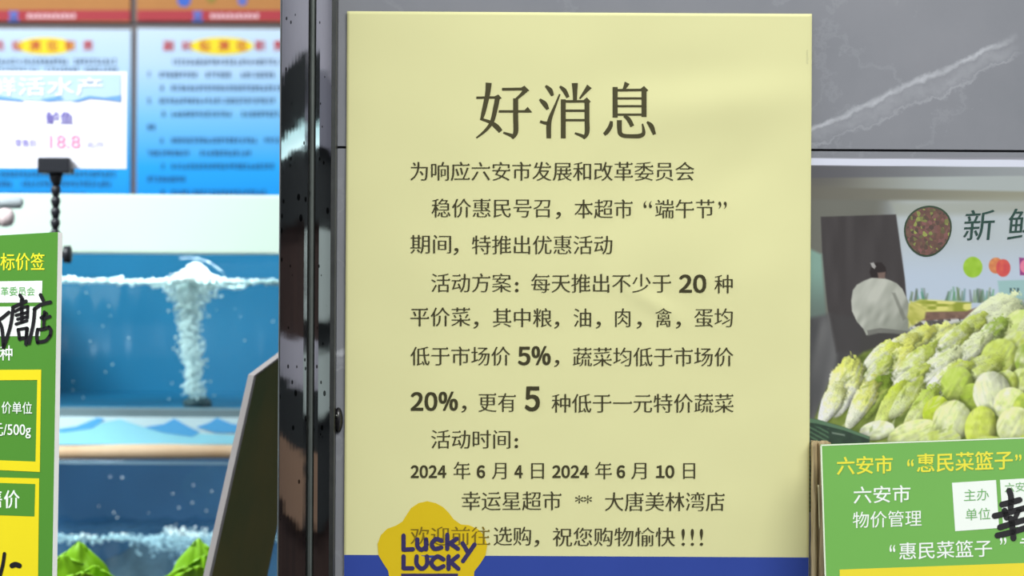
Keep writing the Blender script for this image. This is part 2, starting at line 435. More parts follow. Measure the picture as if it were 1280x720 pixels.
V = [(NX0 + (NX1 - NX0) * i / NXN, 0, NZ0 + (NZ1 - NZ0) * j / NZN) for j in range(NZN + 1) for i in range(NXN + 1)]
V = [(x, -paper_h(x, z), z) for x, _, z in V]
pap = pyd('paper', V, [(j * (NXN + 1) + i, j * (NXN + 1) + i + 1, (j + 1) * (NXN + 1) + i + 1, (j + 1) * (NXN + 1) + i) for j in range(NZN) for i in range(NXN)], PAPER, nt_root, True)
sm = pap.modifiers.new('thick', 'SOLIDIFY'); sm.thickness = 0.00012; sm.offset = -1
# heading, brush-cut in the Song manner
def hd(pts): return [(580 + p[0] / 4.923, 90 + p[1] / 4.923) + ((p[2] / 4.923 * 1.12,) if len(p) > 2 else ()) for p in pts]
H = []
def S(*p): H.append(stroke_px(hd(p), cap=False))
def T(*p): H.append(hd(p))
S((152, 66, 34), (146, 130, 28), (122, 240, 24), (106, 296, 14)); S((102, 288, 12), (160, 308, 18), (200, 336, 28), (226, 366, 24))
S((206, 160, 28), (192, 230, 26), (172, 306, 22), (132, 360, 16), (76, 406, 8)); S((76, 158, 13), (206, 156, 13)); T((182, 152), (212, 138), (232, 162), (212, 170))
S((234, 106, 15), (368, 104, 15)); T((344, 100), (372, 84), (402, 114), (370, 128)); S((380, 112, 26), (350, 142, 18), (320, 168, 14))
S((318, 162, 28), (318, 280, 28), (318, 370, 27), (296, 408, 14)); S((306, 396, 22), (275, 384, 16), (242, 372, 10)); S((214, 242, 13), (396, 242, 13)); T((368, 240), (392, 214), (420, 248), (392, 250))
S((502, 84, 12), (530, 112, 26), (545, 146, 16)); S((466, 168, 12), (496, 196, 28), (516, 230, 16))
S((590, 136, 9), (560, 210, 14), (532, 280, 22), (522, 330, 27), (522, 408, 25)); S((468, 304, 14), (492, 312, 16), (524, 318, 22))
S((682, 68, 34), (683, 120, 26), (683, 176, 22)); S((590, 88, 12), (618, 114, 24), (640, 156, 18)); S((772, 88, 32), (745, 122, 20), (712, 164, 9))
S((611, 168, 27), (611, 408, 27)); S((602, 181, 14), (760, 180, 14)); T((732, 175), (756, 156), (780, 182), (768, 195)); S((757, 182, 27), (757, 290, 27), (757, 372, 26), (736, 410, 12)); S((744, 400, 20), (715, 388, 16), (682, 376, 10))
S((622, 238, 13), (748, 238, 13)); S((622, 296, 13), (748, 296, 13))
S((1004, 66, 30), (992, 92, 20), (980, 112, 12))
S((930, 92, 28), (930, 280, 28)); S((922, 112, 14), (1108, 110, 14)); T((1082, 106), (1108, 86), (1134, 112), (1120, 124)); S((1108, 110, 28), (1108, 276, 28))
for yy in (162, 210, 262): S((940, yy, 12), (1098, yy, 12))
S((908, 302, 16), (900, 336, 24), (880, 368, 24), (862, 384, 18)); S((956, 296, 28), (957, 350, 26), (962, 378, 24), (984, 392, 22), (1040, 395, 22), (1086, 392, 24), (1106, 372, 20), (1098, 318, 8))
S((984, 270, 12), (1012, 290, 24), (1036, 334, 22)); S((1126, 306, 10), (1152, 332, 26), (1172, 384, 18))
print_px('heading', H, on_paper, INK, nt_root, 0.00015, each=True, sub=5)
SX, SY = 0.006, -0.014
def cj(t, x0, x1, yc, em=26): return text_px(t, x0, x1, yc, em, SX, SY, True)
def cm(x, yc): return text_px('，', x - 3.2, x + 3.2, yc + 1, 26, 0, -0.005)
def bd(t, x0, x1, y0, y1):
    """bold numerals set close together, fitted to the box"""
    out, pen = [], 0.0
    for ch in t:
        G = weigh(glyphs(chr(ord(ch) + 0xFEE0)), 0.036, 0.022)
        xs = [p[0] for P in G for p in P]; a = min(xs)
        out += [[(x - a + pen, y) for x, y in P] for P in G]; pen += max(xs) - a + 0.055
    xs = [p[0] for P in out for p in P]; ys = [p[1] for P in out for p in P]
    return [[(x0 + (x - min(xs)) * (x1 - x0) / (max(xs) - min(xs)), y1 + (y0 - y1) * (y - min(ys)) / (max(ys) - min(ys))) for x, y in P] for P in out]
def dots(x, yc): return [stroke_px([(x - 0.1, yc + dy, 4.2), (x + 0.1, yc + dy, 4.2)]) for dy in (0.5, 9)]
LINES = [
    [cj('为响应六安市发展和改革委员会', 513, 868, 215)],
    [cj('稳价惠民号召', 539.5, 688, 261), cm(698, 261), cj('本超市', 718, 791, 262), text_px('“', 804.5, 815, 0, 1, -0.005, -0.005, fity=(251, 260)), cj('端午节', 819, 893, 262), text_px('”', 898, 908.5, 0, 1, -0.005, -0.005, fity=(252, 261))],
    [cj('期间', 513, 564, 306), cm(570, 306), cj('特推出优惠活动', 590, 765.5, 307)],
    [cj('活动方案', 539, 639, 354.5), dots(646, 354), cj('每天推出不少于', 664, 839, 355), bd('20', 849, 883, 343, 366), cj('种', 893, 916, 356)],
    [cj('平价菜', 513, 588, 397), cm(595, 398), cj('其中粮', 616, 690, 398), cm(696, 398), cj('油', 717, 739, 398), cm(748, 398), cj('肉', 769, 788, 398), cm(799, 398), cj('禽', 819, 840, 398), cm(848, 398), cj('蛋均', 868, 916, 398)],
    [cj('低于市场价', 513, 638, 446), bd('5%', 647.5, 688.5, 432.5, 456.5), cm(696, 446), cj('蔬菜均低于市场价', 716, 917, 447)],
    [bd('20%', 513.5, 572.5, 489.5, 513.5), cm(580, 503), cj('更有', 598, 645, 504), bd('5', 656, 675, 483, 514), cj('种低于一元特价蔬菜', 689.5, 917, 505)],
    [cj('活动时间', 539, 638, 550), dots(645.5, 549)],
    [bd('2024', 513.5, 558, 581.5, 597.5), cj('年', 567, 588, 589, 24), bd('6', 596, 606.5, 581.5, 597.5), cj('月', 615, 633, 589, 24), bd('4', 643, 653.5, 581.5, 597.5), cj('日', 664, 680, 589, 24),
     bd('2024', 690.5, 736, 581.5, 597.5), cj('年', 744, 765, 589, 24), bd('6', 771, 781.5, 581.5, 597.5), cj('月', 789, 808, 589, 24), bd('10', 820, 843, 581.5, 597.5), cj('日', 854, 869, 589, 24)],
    [cj('幸运星超市', 577, 702, 627), text_px('**', 719, 740, 0, 1, 0, 0, fity=(619, 629)), cj('大唐美林湾店', 756, 906, 628)],
    [cj('选购', 617, 664, 671), cm(671, 671), cj('祝您购物愉快', 691, 844, 672), text_px('!!!', 852, 879, 0, 1, -0.01, 0, fity=(661, 682))],
]
BLUE = mat('blue_print', (44, 70, 158), 0.7, var=0.05, scale=40)
ZB = at(724, 694.9, 0).z
def band(i, j):
    x = NX0 + 0.0001 + (NX1 - NX0 - 0.0002) * i / 60; z = ZB + (NZ0 + 0.001 - ZB) * j / 11
    return Vector((x, -paper_h(x, z) - 0.00008, z))
V = [band(i, j) for j in range(12) for i in range(61)]
pyd('footer_band', V, [(j * 61 + i, j * 61 + i + 1, (j + 1) * 61 + i + 1, (j + 1) * 61 + i) for j in range(11) for i in range(60)], BLUE, nt_root, True)
YEL = mat('golden_print', (224, 193, 12), 0.7, var=0.04, scale=40)
NAVY = mat('navy_print', (52, 44, 96), 0.7)
right = [(534, 626.5), (545, 629), (554, 634), (561, 641), (567, 649), (576, 655.5), (586, 656.5), (597, 661), (605, 669), (609, 681), (607, 694), (600, 705), (593, 714), (592, 724), (595, 738), (592, 752), (583, 762), (570, 766), (556, 763), (541, 758)]
left = [(523, 629), (514, 635), (508, 644), (503, 652), (495, 657), (484, 661), (476, 669), (472, 680), (473, 694), (479, 704), (485, 713), (487, 724), (483, 738), (487, 752), (496, 762), (509, 766), (523, 763)]
star = right + left[::-1]
print_px('logo', [star], on_paper, YEL, nt_root, 0.00022, sub=6)
logo = [o for o in nt_root.children if o.name.startswith('logo')][0]
for seg in LINES: print_px('text_line', [P for s in seg for P in s], on_paper, INK_THIN, nt_root, 0.00032, sub=6)
print_px('text_line', cj('欢迎前往', 513, 613, 671), on_paper, mat('faded_text_ink', (128, 108, 22), 0.8), nt_root, 0.00032, sub=6)
U = []
def W(*p, w=5.4): U.append(stroke_px([(420 + x / 3.765, 560 + y / 3.765) for x, y in p], w, cap=True))
W((318, 412), (318, 478)); W((318, 478), (362, 476)); W((383, 430), (384, 462), (402, 478), (424, 462), (424, 430)); W((424, 430), (424, 476))
W((496, 436), (474, 428), (456, 440), (452, 458), (466, 474), (496, 468)); W((524, 408), (524, 474)); W((568, 428), (530, 452)); W((538, 448), (574, 474))
W((596, 448), (618, 486)); W((652, 454), (626, 492), (598, 532))
W((318, 510), (318, 566)); W((318, 566), (360, 566)); W((380, 510), (380, 546), (404, 568), (428, 548), (428, 510)); W((506, 524), (478, 510), (454, 528), (452, 550), (476, 568), (506, 556)); W((530, 510), (530, 568)); W((574, 508), (534, 540)); W((542, 538), (576, 568))
U.append(quad_px(501.5, 717, 572.5, 723)); U.append(quad_px(501.5, 728, 572.5, 752))
print_px('logo_lettering', U, on_paper, NAVY, logo, 0.0004, each=True, sub=6)
TAPE = clear_mat('clear_tape', (0.97, 0.97, 0.95), 0.12, 0.15)
pyd('tape', [on_paper(1008, 62, 0.0003), at(1018, 62, -0.0002), at(1018, 80, -0.0002), on_paper(1008, 80, 0.0003)], [(0, 1, 2, 3)], TAPE, nt_root)

# ================================================================ VEGETABLE PHOTO POSTER
def smooth(e0, e1, x): t = np.clip((x - e0) / (e1 - e0), 0, 1); return t * t * (3 - 2 * t)
PX0, PX1, PY0, PY1 = 985, 1345, 190, 640
gx, gy = np.meshgrid(np.arange(PX0, PX1 + 1, 1.0), np.arange(PY0, PY1 + 1, 1.0))
IMG = np.zeros(gx.shape + (3,)); rng = np.random.default_rng(3)
def vnoise(scale, seed, sxy=(1, 1), ang=0):
    r = np.random.default_rng(seed); G = r.random((256, 256)); c, s = math.cos(ang), math.sin(ang)
    u = (gx * c + gy * s) / scale / sxy[0]; v = (-gx * s + gy * c) / scale / sxy[1]
    i = np.floor(u).astype(int); j = np.floor(v).astype(int); fu = u - i; fv = v - j; fu = fu * fu * (3 - 2 * fu); fv = fv * fv * (3 - 2 * fv)
    g = lambda a, b: G[(j + b) % 256, (i + a) % 256]
    return (g(0, 0) * (1 - fu) + g(1, 0) * fu) * (1 - fv) + (g(0, 1) * (1 - fu) + g(1, 1) * fu) * fv
def put(mask, col):
    global IMG
    c = np.asarray(col, float)
    if c.ndim == 1: c = np.broadcast_to(c, IMG.shape)
    IMG = IMG * (1 - mask[..., None]) + c * mask[..., None]
def poly_mask(P, soft=0.8):
    ins = np.zeros(gx.shape, bool); dist = np.full(gx.shape, 1e9); n = len(P)
    for i in range(n):
        x0, y0 = P[i]; x1, y1 = P[(i + 1) % n]
        cr = ((y0 > gy) != (y1 > gy)) & (gx < (x1 - x0) * (gy - y0) / ((y1 - y0) or 1e-9) + x0); ins ^= cr
        t = np.clip(((gx - x0) * (x1 - x0) + (gy - y0) * (y1 - y0)) / (((x1 - x0) ** 2 + (y1 - y0) ** 2) or 1e-9), 0, 1)
        dist = np.minimum(dist, np.hypot(gx - x0 - t * (x1 - x0), gy - y0 - t * (y1 - y0)))
    sd = np.where(ins, dist, -dist)
    return smooth(-soft, soft, sd)
def mixc(a, b, t): return np.asarray(a, float) * (1 - t[..., None]) + np.asarray(b, float) * t[..., None]
one = np.ones(gx.shape)
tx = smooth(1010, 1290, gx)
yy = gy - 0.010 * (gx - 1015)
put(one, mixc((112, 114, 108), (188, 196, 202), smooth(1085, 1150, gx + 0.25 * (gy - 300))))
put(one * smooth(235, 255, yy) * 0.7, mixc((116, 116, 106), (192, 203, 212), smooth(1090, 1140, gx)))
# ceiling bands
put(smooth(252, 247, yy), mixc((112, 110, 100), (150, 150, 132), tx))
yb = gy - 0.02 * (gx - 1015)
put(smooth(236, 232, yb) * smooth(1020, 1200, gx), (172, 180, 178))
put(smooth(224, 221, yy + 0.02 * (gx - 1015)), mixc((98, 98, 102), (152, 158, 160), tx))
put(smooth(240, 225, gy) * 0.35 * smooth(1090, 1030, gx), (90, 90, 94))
# wall right of the door
put(poly_mask([(1120, 268), (1400, 250), (1400, 420), (1137, 420), (1129, 340)], 5), mixc((186, 195, 198), (190, 204, 220), smooth(290, 350, gy)))
put(poly_mask([(1113, 252), (1400, 246), (1400, 264), (1119, 270)], 6) * 0.8, (162, 166, 154))
# door / dark panel
put(poly_mask([(1026, 271), (1120, 268), (1131, 348), (1138, 430), (1080, 470), (1046, 470), (1034, 380), (1028, 320)], 1.2), mixc((76, 72, 72), (66, 62, 62), vnoise(9, 1, (1, 5))))
put(poly_mask([(1010, 310), (1027, 318), (1033, 400), (1010, 405)], 3), mixc((138, 172, 158), (108, 124, 116), smooth(330, 400, gy)))
put(poly_mask([(1010, 398), (1036, 392), (1046, 440), (1085, 440), (1085, 540), (1010, 540)], 4), mixc((66, 66, 68), (112, 112, 112), vnoise(10, 2, (1, 4), 0.2)))
put(poly_mask([(1040, 392), (1085, 400), (1085, 470), (1050, 470)], 4) * 0.8, (74, 72, 72))
# person in a pale grey shirt, seen from behind, bending
put(poly_mask([(1078, 408), (1137, 412), (1134, 440), (1082, 452), (1074, 440)], 2), (72, 70, 68))
sh = poly_mask([(1090, 347), (1080, 351), (1071, 356), (1066, 363), (1064, 376), (1065, 389), (1071, 402), (1079, 411), (1083, 419), (1098, 416), (1118, 416), (1137, 419), (1137, 408), (1141, 396), (1140, 388), (1134, 374), (1128, 361), (1121, 354), (1112, 350), (1103, 347)], 1.1)
put(sh, mixc((196, 198, 186), (142, 146, 134), np.clip(0.4 + (gx - 1100) / 60 * 0.6 + (gy - 380) / 150 + (vnoise(6, 4, (1, 3), 0.5) - 0.5) * 0.8, 0, 1)))
put(poly_mask([(1115, 366), (1119, 366), (1133, 398), (1129, 401)], 1.5) * 0.6, (112, 114, 104))
put(poly_mask([(1084, 413), (1100, 410), (1138, 414), (1138, 419), (1100, 416), (1085, 420)], 1.0) * 0.8, (110, 110, 104))
put(poly_mask([(1089, 347), (1087, 340), (1089, 333), (1095, 328), (1102, 328), (1107, 334), (1108, 341), (1105, 348)], 1.2), (50, 44, 44))
put(poly_mask([(1088, 329), (1092, 328), (1095, 333), (1093, 336), (1090, 334)], 0.8) * 0.8, (196, 194, 190))
put(poly_mask([(1097, 341), (1107, 340), (1106, 348), (1098, 348)], 1.2) * 0.6, (170, 140, 126))
# fruit decals on the wall
ap = lambda cx, cy, rx, ry, s=1.0: smooth(1 + s / min(rx, ry), 1 - s / min(rx, ry), np.hypot((gx - cx) / rx, (gy - cy) / ry))
put(ap(1216, 334, 12, 13), mixc((146, 190, 52), (168, 208, 74), vnoise(6, 5)))
put(ap(1245, 332, 9, 10), mixc((226, 150, 92), (206, 120, 84), vnoise(4, 6)))
put(ap(1254, 335, 9, 11), mixc((222, 104, 86), (206, 80, 84), vnoise(4, 7)))
put(poly_mask([(1274, 322), (1296, 324), (1294, 344), (1275, 344)], 1), (150, 70, 130)); put(ap(1283, 333, 8, 9), (230, 130, 160))
# greens standing behind, price card
for cx, cy, n_, hh in ((1150, 366, 9, 14), (1192, 366, 10, 16), (1228, 368, 14, 18), (1276, 380, 8, 14)):
    for k in range(n_):
        x = cx + rng.uniform(-14, 14); h2 = rng.uniform(0.5, 1) * hh; lean = rng.uniform(-4, 4)
        put(poly_mask([(x - 2.2, cy + 10), (x + lean - 0.6, cy + 8 - h2), (x + lean + 1.0, cy + 8 - h2), (x + 1.4, cy + 10)], 1.6) * 0.6, (70 + rng.integers(0, 60), 96 + rng.integers(0, 60), 78 + rng.integers(0, 40)))
put(poly_mask([(1247, 351), (1300, 349), (1300, 374), (1250, 376)], 1.5), (158, 194, 192))
for x in (1263.5, 1268, 1272.5): put(poly_mask([(x - 1.3, 360), (x + 1.3, 360), (x + 1.3, 366), (x - 1.3, 366)], 0.8) * 0.8, (60, 82, 86))
# maize tray
put(poly_mask([(1136, 380), (1150, 374), (1214, 378), (1214, 392), (1155, 392), (1136, 410)], 2), mixc((226, 222, 128), (150, 160, 62), smooth(0.35, 0.8, vnoise(5, 9, (2.2, 0.7)))))
put(poly_mask([(1155, 390), (1208, 389), (1222, 384), (1218, 396), (1200, 400), (1150, 402)], 1.5), mixc((112, 88, 78), (140, 112, 96), vnoise(4, 10)))
put(poly_mask([(1140, 402), (1200, 398), (1206, 410), (1190, 416), (1138, 416)], 2), mixc((88, 84, 82), (206, 206, 202), smooth(0.4, 0.7, vnoise(3.2, 11))))
put(poly_mask([(1138, 376), (1158, 386), (1156, 398), (1140, 408), (1134, 396)], 2), mixc((212, 208, 116), (166, 170, 74), vnoise(4, 12, (2, 1), 0.5)))
# the heap of cabbages
put(poly_mask([(1018, 524), (1040, 470), (1080, 440), (1150, 416), (1210, 400), (1400, 380), (1400, 640), (1090, 640), (1086, 550)], 3), mixc((92, 108, 48), (146, 162, 80), vnoise(7, 13)))
def cabbage(cx, cy, a, b, ang, base, tip, seed, ruff=0.16, round_=False):
    an = math.radians(ang); c, s = math.cos(an), math.sin(an)
    u = ((gx - cx) * c - (gy - cy) * s) / a; v = ((gx - cx) * s + (gy - cy) * c) / b     # u towards the leaf tips
    nz = (vnoise(6, seed) - 0.5) * 0.7 + (vnoise(2.6, seed + 300) - 0.5) * (0.1 if round_ else 0.5); fine = vnoise(3, seed + 100, (3.0, 0.8), -an) - 0.5
    wv = 1.0 if round_ else (0.72 + 0.30 * smooth(-0.8, 0.6, u))
    r = np.hypot(u, v / wv) + nz * ruff * smooth(-0.4, 0.9, u)
    m = smooth(1.06, 0.94, r)
    streak = vnoise(4.2, seed + 7, (5.0, 0.8), -an) - 0.5; crink = vnoise(4.5, seed + 50) - 0.5
    fold = np.abs(np.sin((v * 3.2 + 1.6 * nz + 0.7 * u * u * np.sign(v) + 0.3 * seed) * (2.2 if round_ else 2.9)))
    t = np.clip(smooth(-0.55, 0.95, u + nz * 0.8 + streak * 0.7 + crink * 0.3), 0, 1)
    if round_: t = np.clip(0.5 + nz * 1.4 + streak * 0.7, 0, 1)
    colr = mixc(base, tip, t)
    low = (0.86 * v + (-0.35 if round_ else 0.0) * u)
    shade = np.clip(1.06 - 0.34 * smooth(0.45, 1.05, r) * smooth(-0.6, 0.6, low) - 0.16 * low + 0.22 * streak + 0.12 * crink - 0.13 * smooth(0.35, 0.0, fold) * (0.35 if round_ else 1), 0.42, 1.14)
    put(smooth(1.22, 0.98, r) * 0.7 * smooth(-0.4, 0.8, v), (70, 82, 34))
    put(m, np.clip(colr * shade[..., None], 0, 246))
W0, W1 = (222, 226, 200), (200, 208, 156)
Y0_, Y1_, G0 = (204, 208, 100), (178, 192, 84), (140, 164, 66)
heap = [(1237, 394, 34, 20, 25, (210, 216, 186), (206, 214, 168), 0), (1275, 408, 24, 20, 40, (206, 214, 150), (190, 206, 120), 1), (1298, 402, 30, 24, 40, W1, G0, 0),
        (1205, 414, 26, 12, 35, W1, Y1_, 0), (1230, 424, 28, 13, 42, W0, G0, 0), (1163, 424, 24, 14, 28, W1, (212, 218, 126), 0), (1140, 426, 24, 13, 30, W1, Y0_, 0), (1118, 436, 24, 12, 32, W0, Y0_, 0), (1098, 446, 22, 13, 36, W0, (200, 210, 84), 0),
        (1184, 430, 28, 13, 40, W0, Y1_, 0), (1206, 442, 30, 13, 40, W0, W1, 0), (1270, 438, 26, 22, 50, W1, Y1_, 1), (1250, 448, 25, 24, 60, (196, 210, 120), Y1_, 1), (1294, 450, 26, 26, 60, W1, G0, 1),
        (1112, 458, 30, 12, 40, W0, Y0_, 0), (1092, 466, 24, 11, 45, W0, Y1_, 0), (1138, 456, 32, 13, 40, W0, Y1_, 0), (1160, 466, 36, 14, 36, (234, 236, 224), W1, 0), (1132, 476, 26, 11, 32, W0, Y1_, 0),
        (1222, 462, 26, 16, 20, W1, Y1_, 0), (1180, 476, 30, 15, 34, (232, 235, 222), Y1_, 0), (1196, 480, 22, 20, 60, (190, 206, 110), (170, 192, 80), 1),
        (1280, 482, 22, 22, 70, W1, (190, 204, 110), 1), (1256, 480, 18, 16, 60, W1, Y1_, 1), (1052, 486, 32, 22, 70, (232, 234, 220), (212, 218, 110), 0), (1036, 506, 24, 14, 62, (236, 238, 226), (214, 220, 140), 0),
        (1094, 496, 26, 14, 62, (150, 170, 76), (120, 146, 48), 0), (1074, 506, 30, 14, 60, W0, Y0_, 0), (1110, 510, 30, 14, 58, (200, 212, 120), (186, 202, 70), 0), (1130, 500, 26, 13, 50, W1, Y1_, 0), (1148, 512, 28, 13, 52, (206, 214, 150), (170, 192, 76), 0),
        (1216, 496, 16, 17, 10, (176, 194, 90), (150, 174, 60), 1), (1240, 492, 28, 24, 100, (226, 230, 200), (214, 222, 168), 1), (1264, 506, 22, 22, 60, (226, 230, 196), (200, 212, 130), 1), (1290, 512, 22, 24, 70, (190, 204, 90), G0, 1),
        (1170, 514, 20, 16, 60, (186, 202, 70), (170, 192, 52), 1), (1190, 526, 26, 24, 70, (222, 228, 182), (210, 220, 150), 1), (1226, 534, 27, 20, 80, (206, 216, 116), (192, 206, 84), 1), (1268, 532, 24, 22, 60, (222, 228, 180), (206, 216, 140), 1),
        (1096, 538, 22, 12, 10, (230, 233, 214), (214, 222, 170), 1), (1140, 542, 32, 16, 20, (222, 228, 180), (206, 216, 140), 1), (1172, 556, 30, 18, 20, W1, Y1_, 1), (1230, 566, 30, 20, 20, W1, Y1_, 1), (1300, 556, 30, 24, 20, W1, Y1_, 1)]
for i, (cx, cy, a, b, ang, cb, ct, rd) in enumerate(heap): cabbage(cx + (0 if rd else 3), cy - (0 if rd else 2), a * (1 if rd else 1.25), b, ang, cb, ct, 20 + i, 0.08 if rd else 0.42, bool(rd))
# loose leaf tips and ribs across the heap
for k in range(150):
    x = rng.uniform(1050, 1300); y = rng.uniform(425, 545); 
    if y < 470 - (x - 1050) * 0.42 or (x > 1190 and y > 470 and rng.random() < 0.75): continue
    an = math.radians(rng.uniform(20, 75)); L_ = rng.uniform(4, 11); wd_ = rng.uniform(1.0, 2.6)
    ca_, sa_ = math.cos(an), -math.sin(an)
    pts = [(x - ca_ * L_, y - sa_ * L_), (x - sa_ * wd_, y + ca_ * wd_), (x + ca_ * L_, y + sa_ * L_), (x + sa_ * wd_, y - ca_ * wd_)]
    cc = [(236, 238, 222), (214, 220, 120), (168, 190, 70), (116, 138, 48), (226, 228, 176), (96, 110, 44)][rng.integers(0, 6)]
    put(poly_mask(pts, 1.2) * rng.uniform(0.25, 0.5), cc)
# crate corner
put(poly_mask([(1005, 522), (1020, 524), (1055, 534), (1087, 546), (1087, 640), (1005, 640)], 1.2), mixc((52, 66, 58), (60, 82, 66), vnoise(6, 15)))
put(poly_mask([(1005, 522), (1020, 524), (1055, 534), (1087, 546), (1086, 549), (1055, 538), (1020, 529), (1005, 528)], 0.8), (96, 128, 100))
put((np.sin((gy - 0.55 * (gx - 1010)) * 1.1) > 0.25) * poly_mask([(1005, 530), (1036, 536), (1036, 640), (1005, 640)], 1.0) * 0.7, (92, 128, 98))
put(poly_mask([(1040, 540), (1056, 543), (1056, 545), (1040, 542)], 0.8) * 0.7, (150, 165, 150))
# paper margin
put(smooth(207.2, 206.2, gy - 0.008 * (gx - 1015)), (222, 226, 240))
put(smooth(198.2, 197.4, gy - 0.008 * (gx - 1015)), (150, 150, 158))
IMG = np.clip(IMG * 0.97 + 3, 0, 255)
PO = thing('poster', 'glossy photo poster of heaped cabbages and a grey-shirted person on the marble wall', 'poster', at(1165, 640, 0))
hN, wN = gx.shape
keep0 = 7                                            # the poster starts at its top edge, row 197
rows = np.arange(keep0, hN)
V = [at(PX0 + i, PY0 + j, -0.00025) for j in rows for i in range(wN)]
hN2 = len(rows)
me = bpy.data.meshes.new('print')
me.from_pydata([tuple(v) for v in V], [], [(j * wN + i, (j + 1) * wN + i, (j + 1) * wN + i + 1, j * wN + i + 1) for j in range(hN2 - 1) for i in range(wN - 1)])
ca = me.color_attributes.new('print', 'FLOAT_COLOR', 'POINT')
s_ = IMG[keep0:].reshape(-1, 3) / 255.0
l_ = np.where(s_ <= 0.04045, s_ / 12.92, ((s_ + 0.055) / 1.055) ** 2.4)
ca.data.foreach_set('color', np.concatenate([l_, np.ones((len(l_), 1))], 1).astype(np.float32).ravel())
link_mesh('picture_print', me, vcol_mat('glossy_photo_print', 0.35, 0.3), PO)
flat = lambda Y: (lambda px, py, off=0.0: at(px, py, Y - off))
p_s = flat(-0.0003)
em = [(1160 + (29.5 if math.cos(t) > 0 else 30) * math.cos(t) * (1 - 0.10 * math.sin(t)) - 2 * math.sin(t), 289 + 32 * math.sin(t)) for t in [2 * math.pi * k / 40 for k in range(40)]]
emb = print_px('emblem', [em], p_s, mat('emblem_ring', (58, 76, 58), 0.5), PO, 0.0001)
ins_ = [(1160 + (x - 1160) * 0.93, 289 + (y - 289) * 0.93) for x, y in em]
def speckle():
    m = bpy.data.materials.new('emblem_vegetables'); m.use_nodes = True; nt = m.node_tree; n = nt.nodes; b = n['Principled BSDF']
    tc = n.new('ShaderNodeTexCoord'); vo = n.new('ShaderNodeTexVoronoi'); vo.inputs['Scale'].default_value = 700; nt.links.new(tc.outputs['Object'], vo.inputs['Vector'])
    cr = n.new('ShaderNodeValToRGB'); e = cr.color_ramp.elements
    e[0].color = L3((84, 70, 64)); e[1].color = L3((150, 160, 84))
    for p, c_ in ((0.3, (122, 86, 76)), (0.5, (88, 74, 64)), (0.7, (136, 92, 90)), (0.85, (98, 92, 66))): q = e.new(p); q.color = L3(c_)
    sp = n.new('ShaderNodeSeparateColor'); nt.links.new(vo.outputs['Color'], sp.inputs[0]); nt.links.new(sp.outputs[0], cr.inputs[0]); nt.links.new(cr.outputs[0], b.inputs['Base Color']); b.inputs['Roughness'].default_value = 0.4
    return m
print_px('emblem_picture', [ins_], p_s, speckle(), emb, 0.0002)
print_px('lettering', text_px('新', 1205, 1243, 284, 42, 0.006, -0.004, slope=-0.05, shear=0.1) + text_px('鲜', 1260, 1300, 283, 44, 0.006, -0.004, slope=-0.05, shear=0.1), p_s, mat('brush_green_print', (44, 74, 66), 0.5), PO, 0.0002)

# ================================================================ GREEN PRICE SIGNS
GREEN_R = mat('green_sign_print', (94, 158, 58), 0.45, var=0.03, scale=30)
GREEN_L = mat('green_sign_print_deep', (68, 126, 34), 0.45, var=0.03, scale=30)
FOAM = mat('white_foam_board', (214, 222, 200), 0.7)
SY = mat('yellow_sign_print', (214, 206, 34), 0.45, var=0.03)
SYD = mat('yellow_panel_print', (214, 196, 6), 0.45, var=0.03)
SW = mat('white_sign_print', (220, 226, 218), 0.5, var=0.02)
SG = mat('green_letter_print', (96, 160, 84), 0.5)
MARK = mat('black_marker', (20, 18, 22), 0.5, spec=0.2)
# right sign
PR = Plane.through(at(1025, 556, -0.024), at(1280, 546, -0.030), at(1031, 720, -0.040))
rs = thing('price_sign', 'green price sign with black marker writing standing in front of the cabbage poster', 'sign', PR.hit(1180, 800))
board_from('board', PR, [(1025.5, 555.5), (1460, 540), (1460, 830), (1035, 830)], 0.004, GREEN_R, rs, FOAM)
h_r = lambda px, py, off=0.0: PR.hit(px, py, off)
print_px('border_line', [[(1025.8, 555.8), (1460, 540.3), (1460, 541.6), (1027, 557.4)], [(1025.8, 557.4), (1027.4, 557.4), (1036, 829), (1034.8, 829)]], h_r, FOAM, rs, 0.00008, each=True)
print_px('title_text', text_px('六安市', 1046, 1116, 583.5, 24, 0.016, 0.012, slope=-0.03) + text_px('“', 1134, 1142, 0, 1, 0.01, 0.01, fity=(574, 583)) + text_px('惠民菜篮子', 1146, 1266, 580, 25, 0.016, 0.012, slope=-0.036) + text_px('”', 1269, 1277, 0, 1, 0.01, 0.01, fity=(568, 576)) + text_px('明码标价签', 1286, 1408, 574, 25, 0.016, 0.012, slope=-0.036), h_r, SY, rs, 0.00015)
print_px('subtitle_text', text_px('六安市', 1067, 1138, 620, 23, 0.008, 0.006, slope=-0.03) + text_px('物价管理', 1066, 1152, 651, 22, 0.002, 0.0, slope=-0.03), h_r, SW, rs, 0.00015)
wb = print_px('white_label', [[(1190, 603.5), (1245, 600), (1249, 660), (1194, 664)]], h_r, SW, rs, 0.0001)
print_px('label_text', text_px('主办', 1205, 1236, 620, 16, 0, 0, slope=-0.05) + text_px('单位', 1207, 1238, 644, 16, 0, 0, slope=-0.05), h_r, SG, wb, 0.0002)
wb = print_px('white_label', [[(1250, 599.8), (1420, 590), (1424, 650), (1254, 659.6)]], h_r, SW, rs, 0.0001)
print_px('label_text', text_px('六安市发展和改革委员会', 1256, 1400, 610, 13, 0, 0, slope=-0.05), h_r, SG, wb, 0.0002)
Q = lambda *p, w=6.6: stroke_px([(1010 + x / 4.5, 560 + y / 4.5) for x, y in p], w * 1.14)
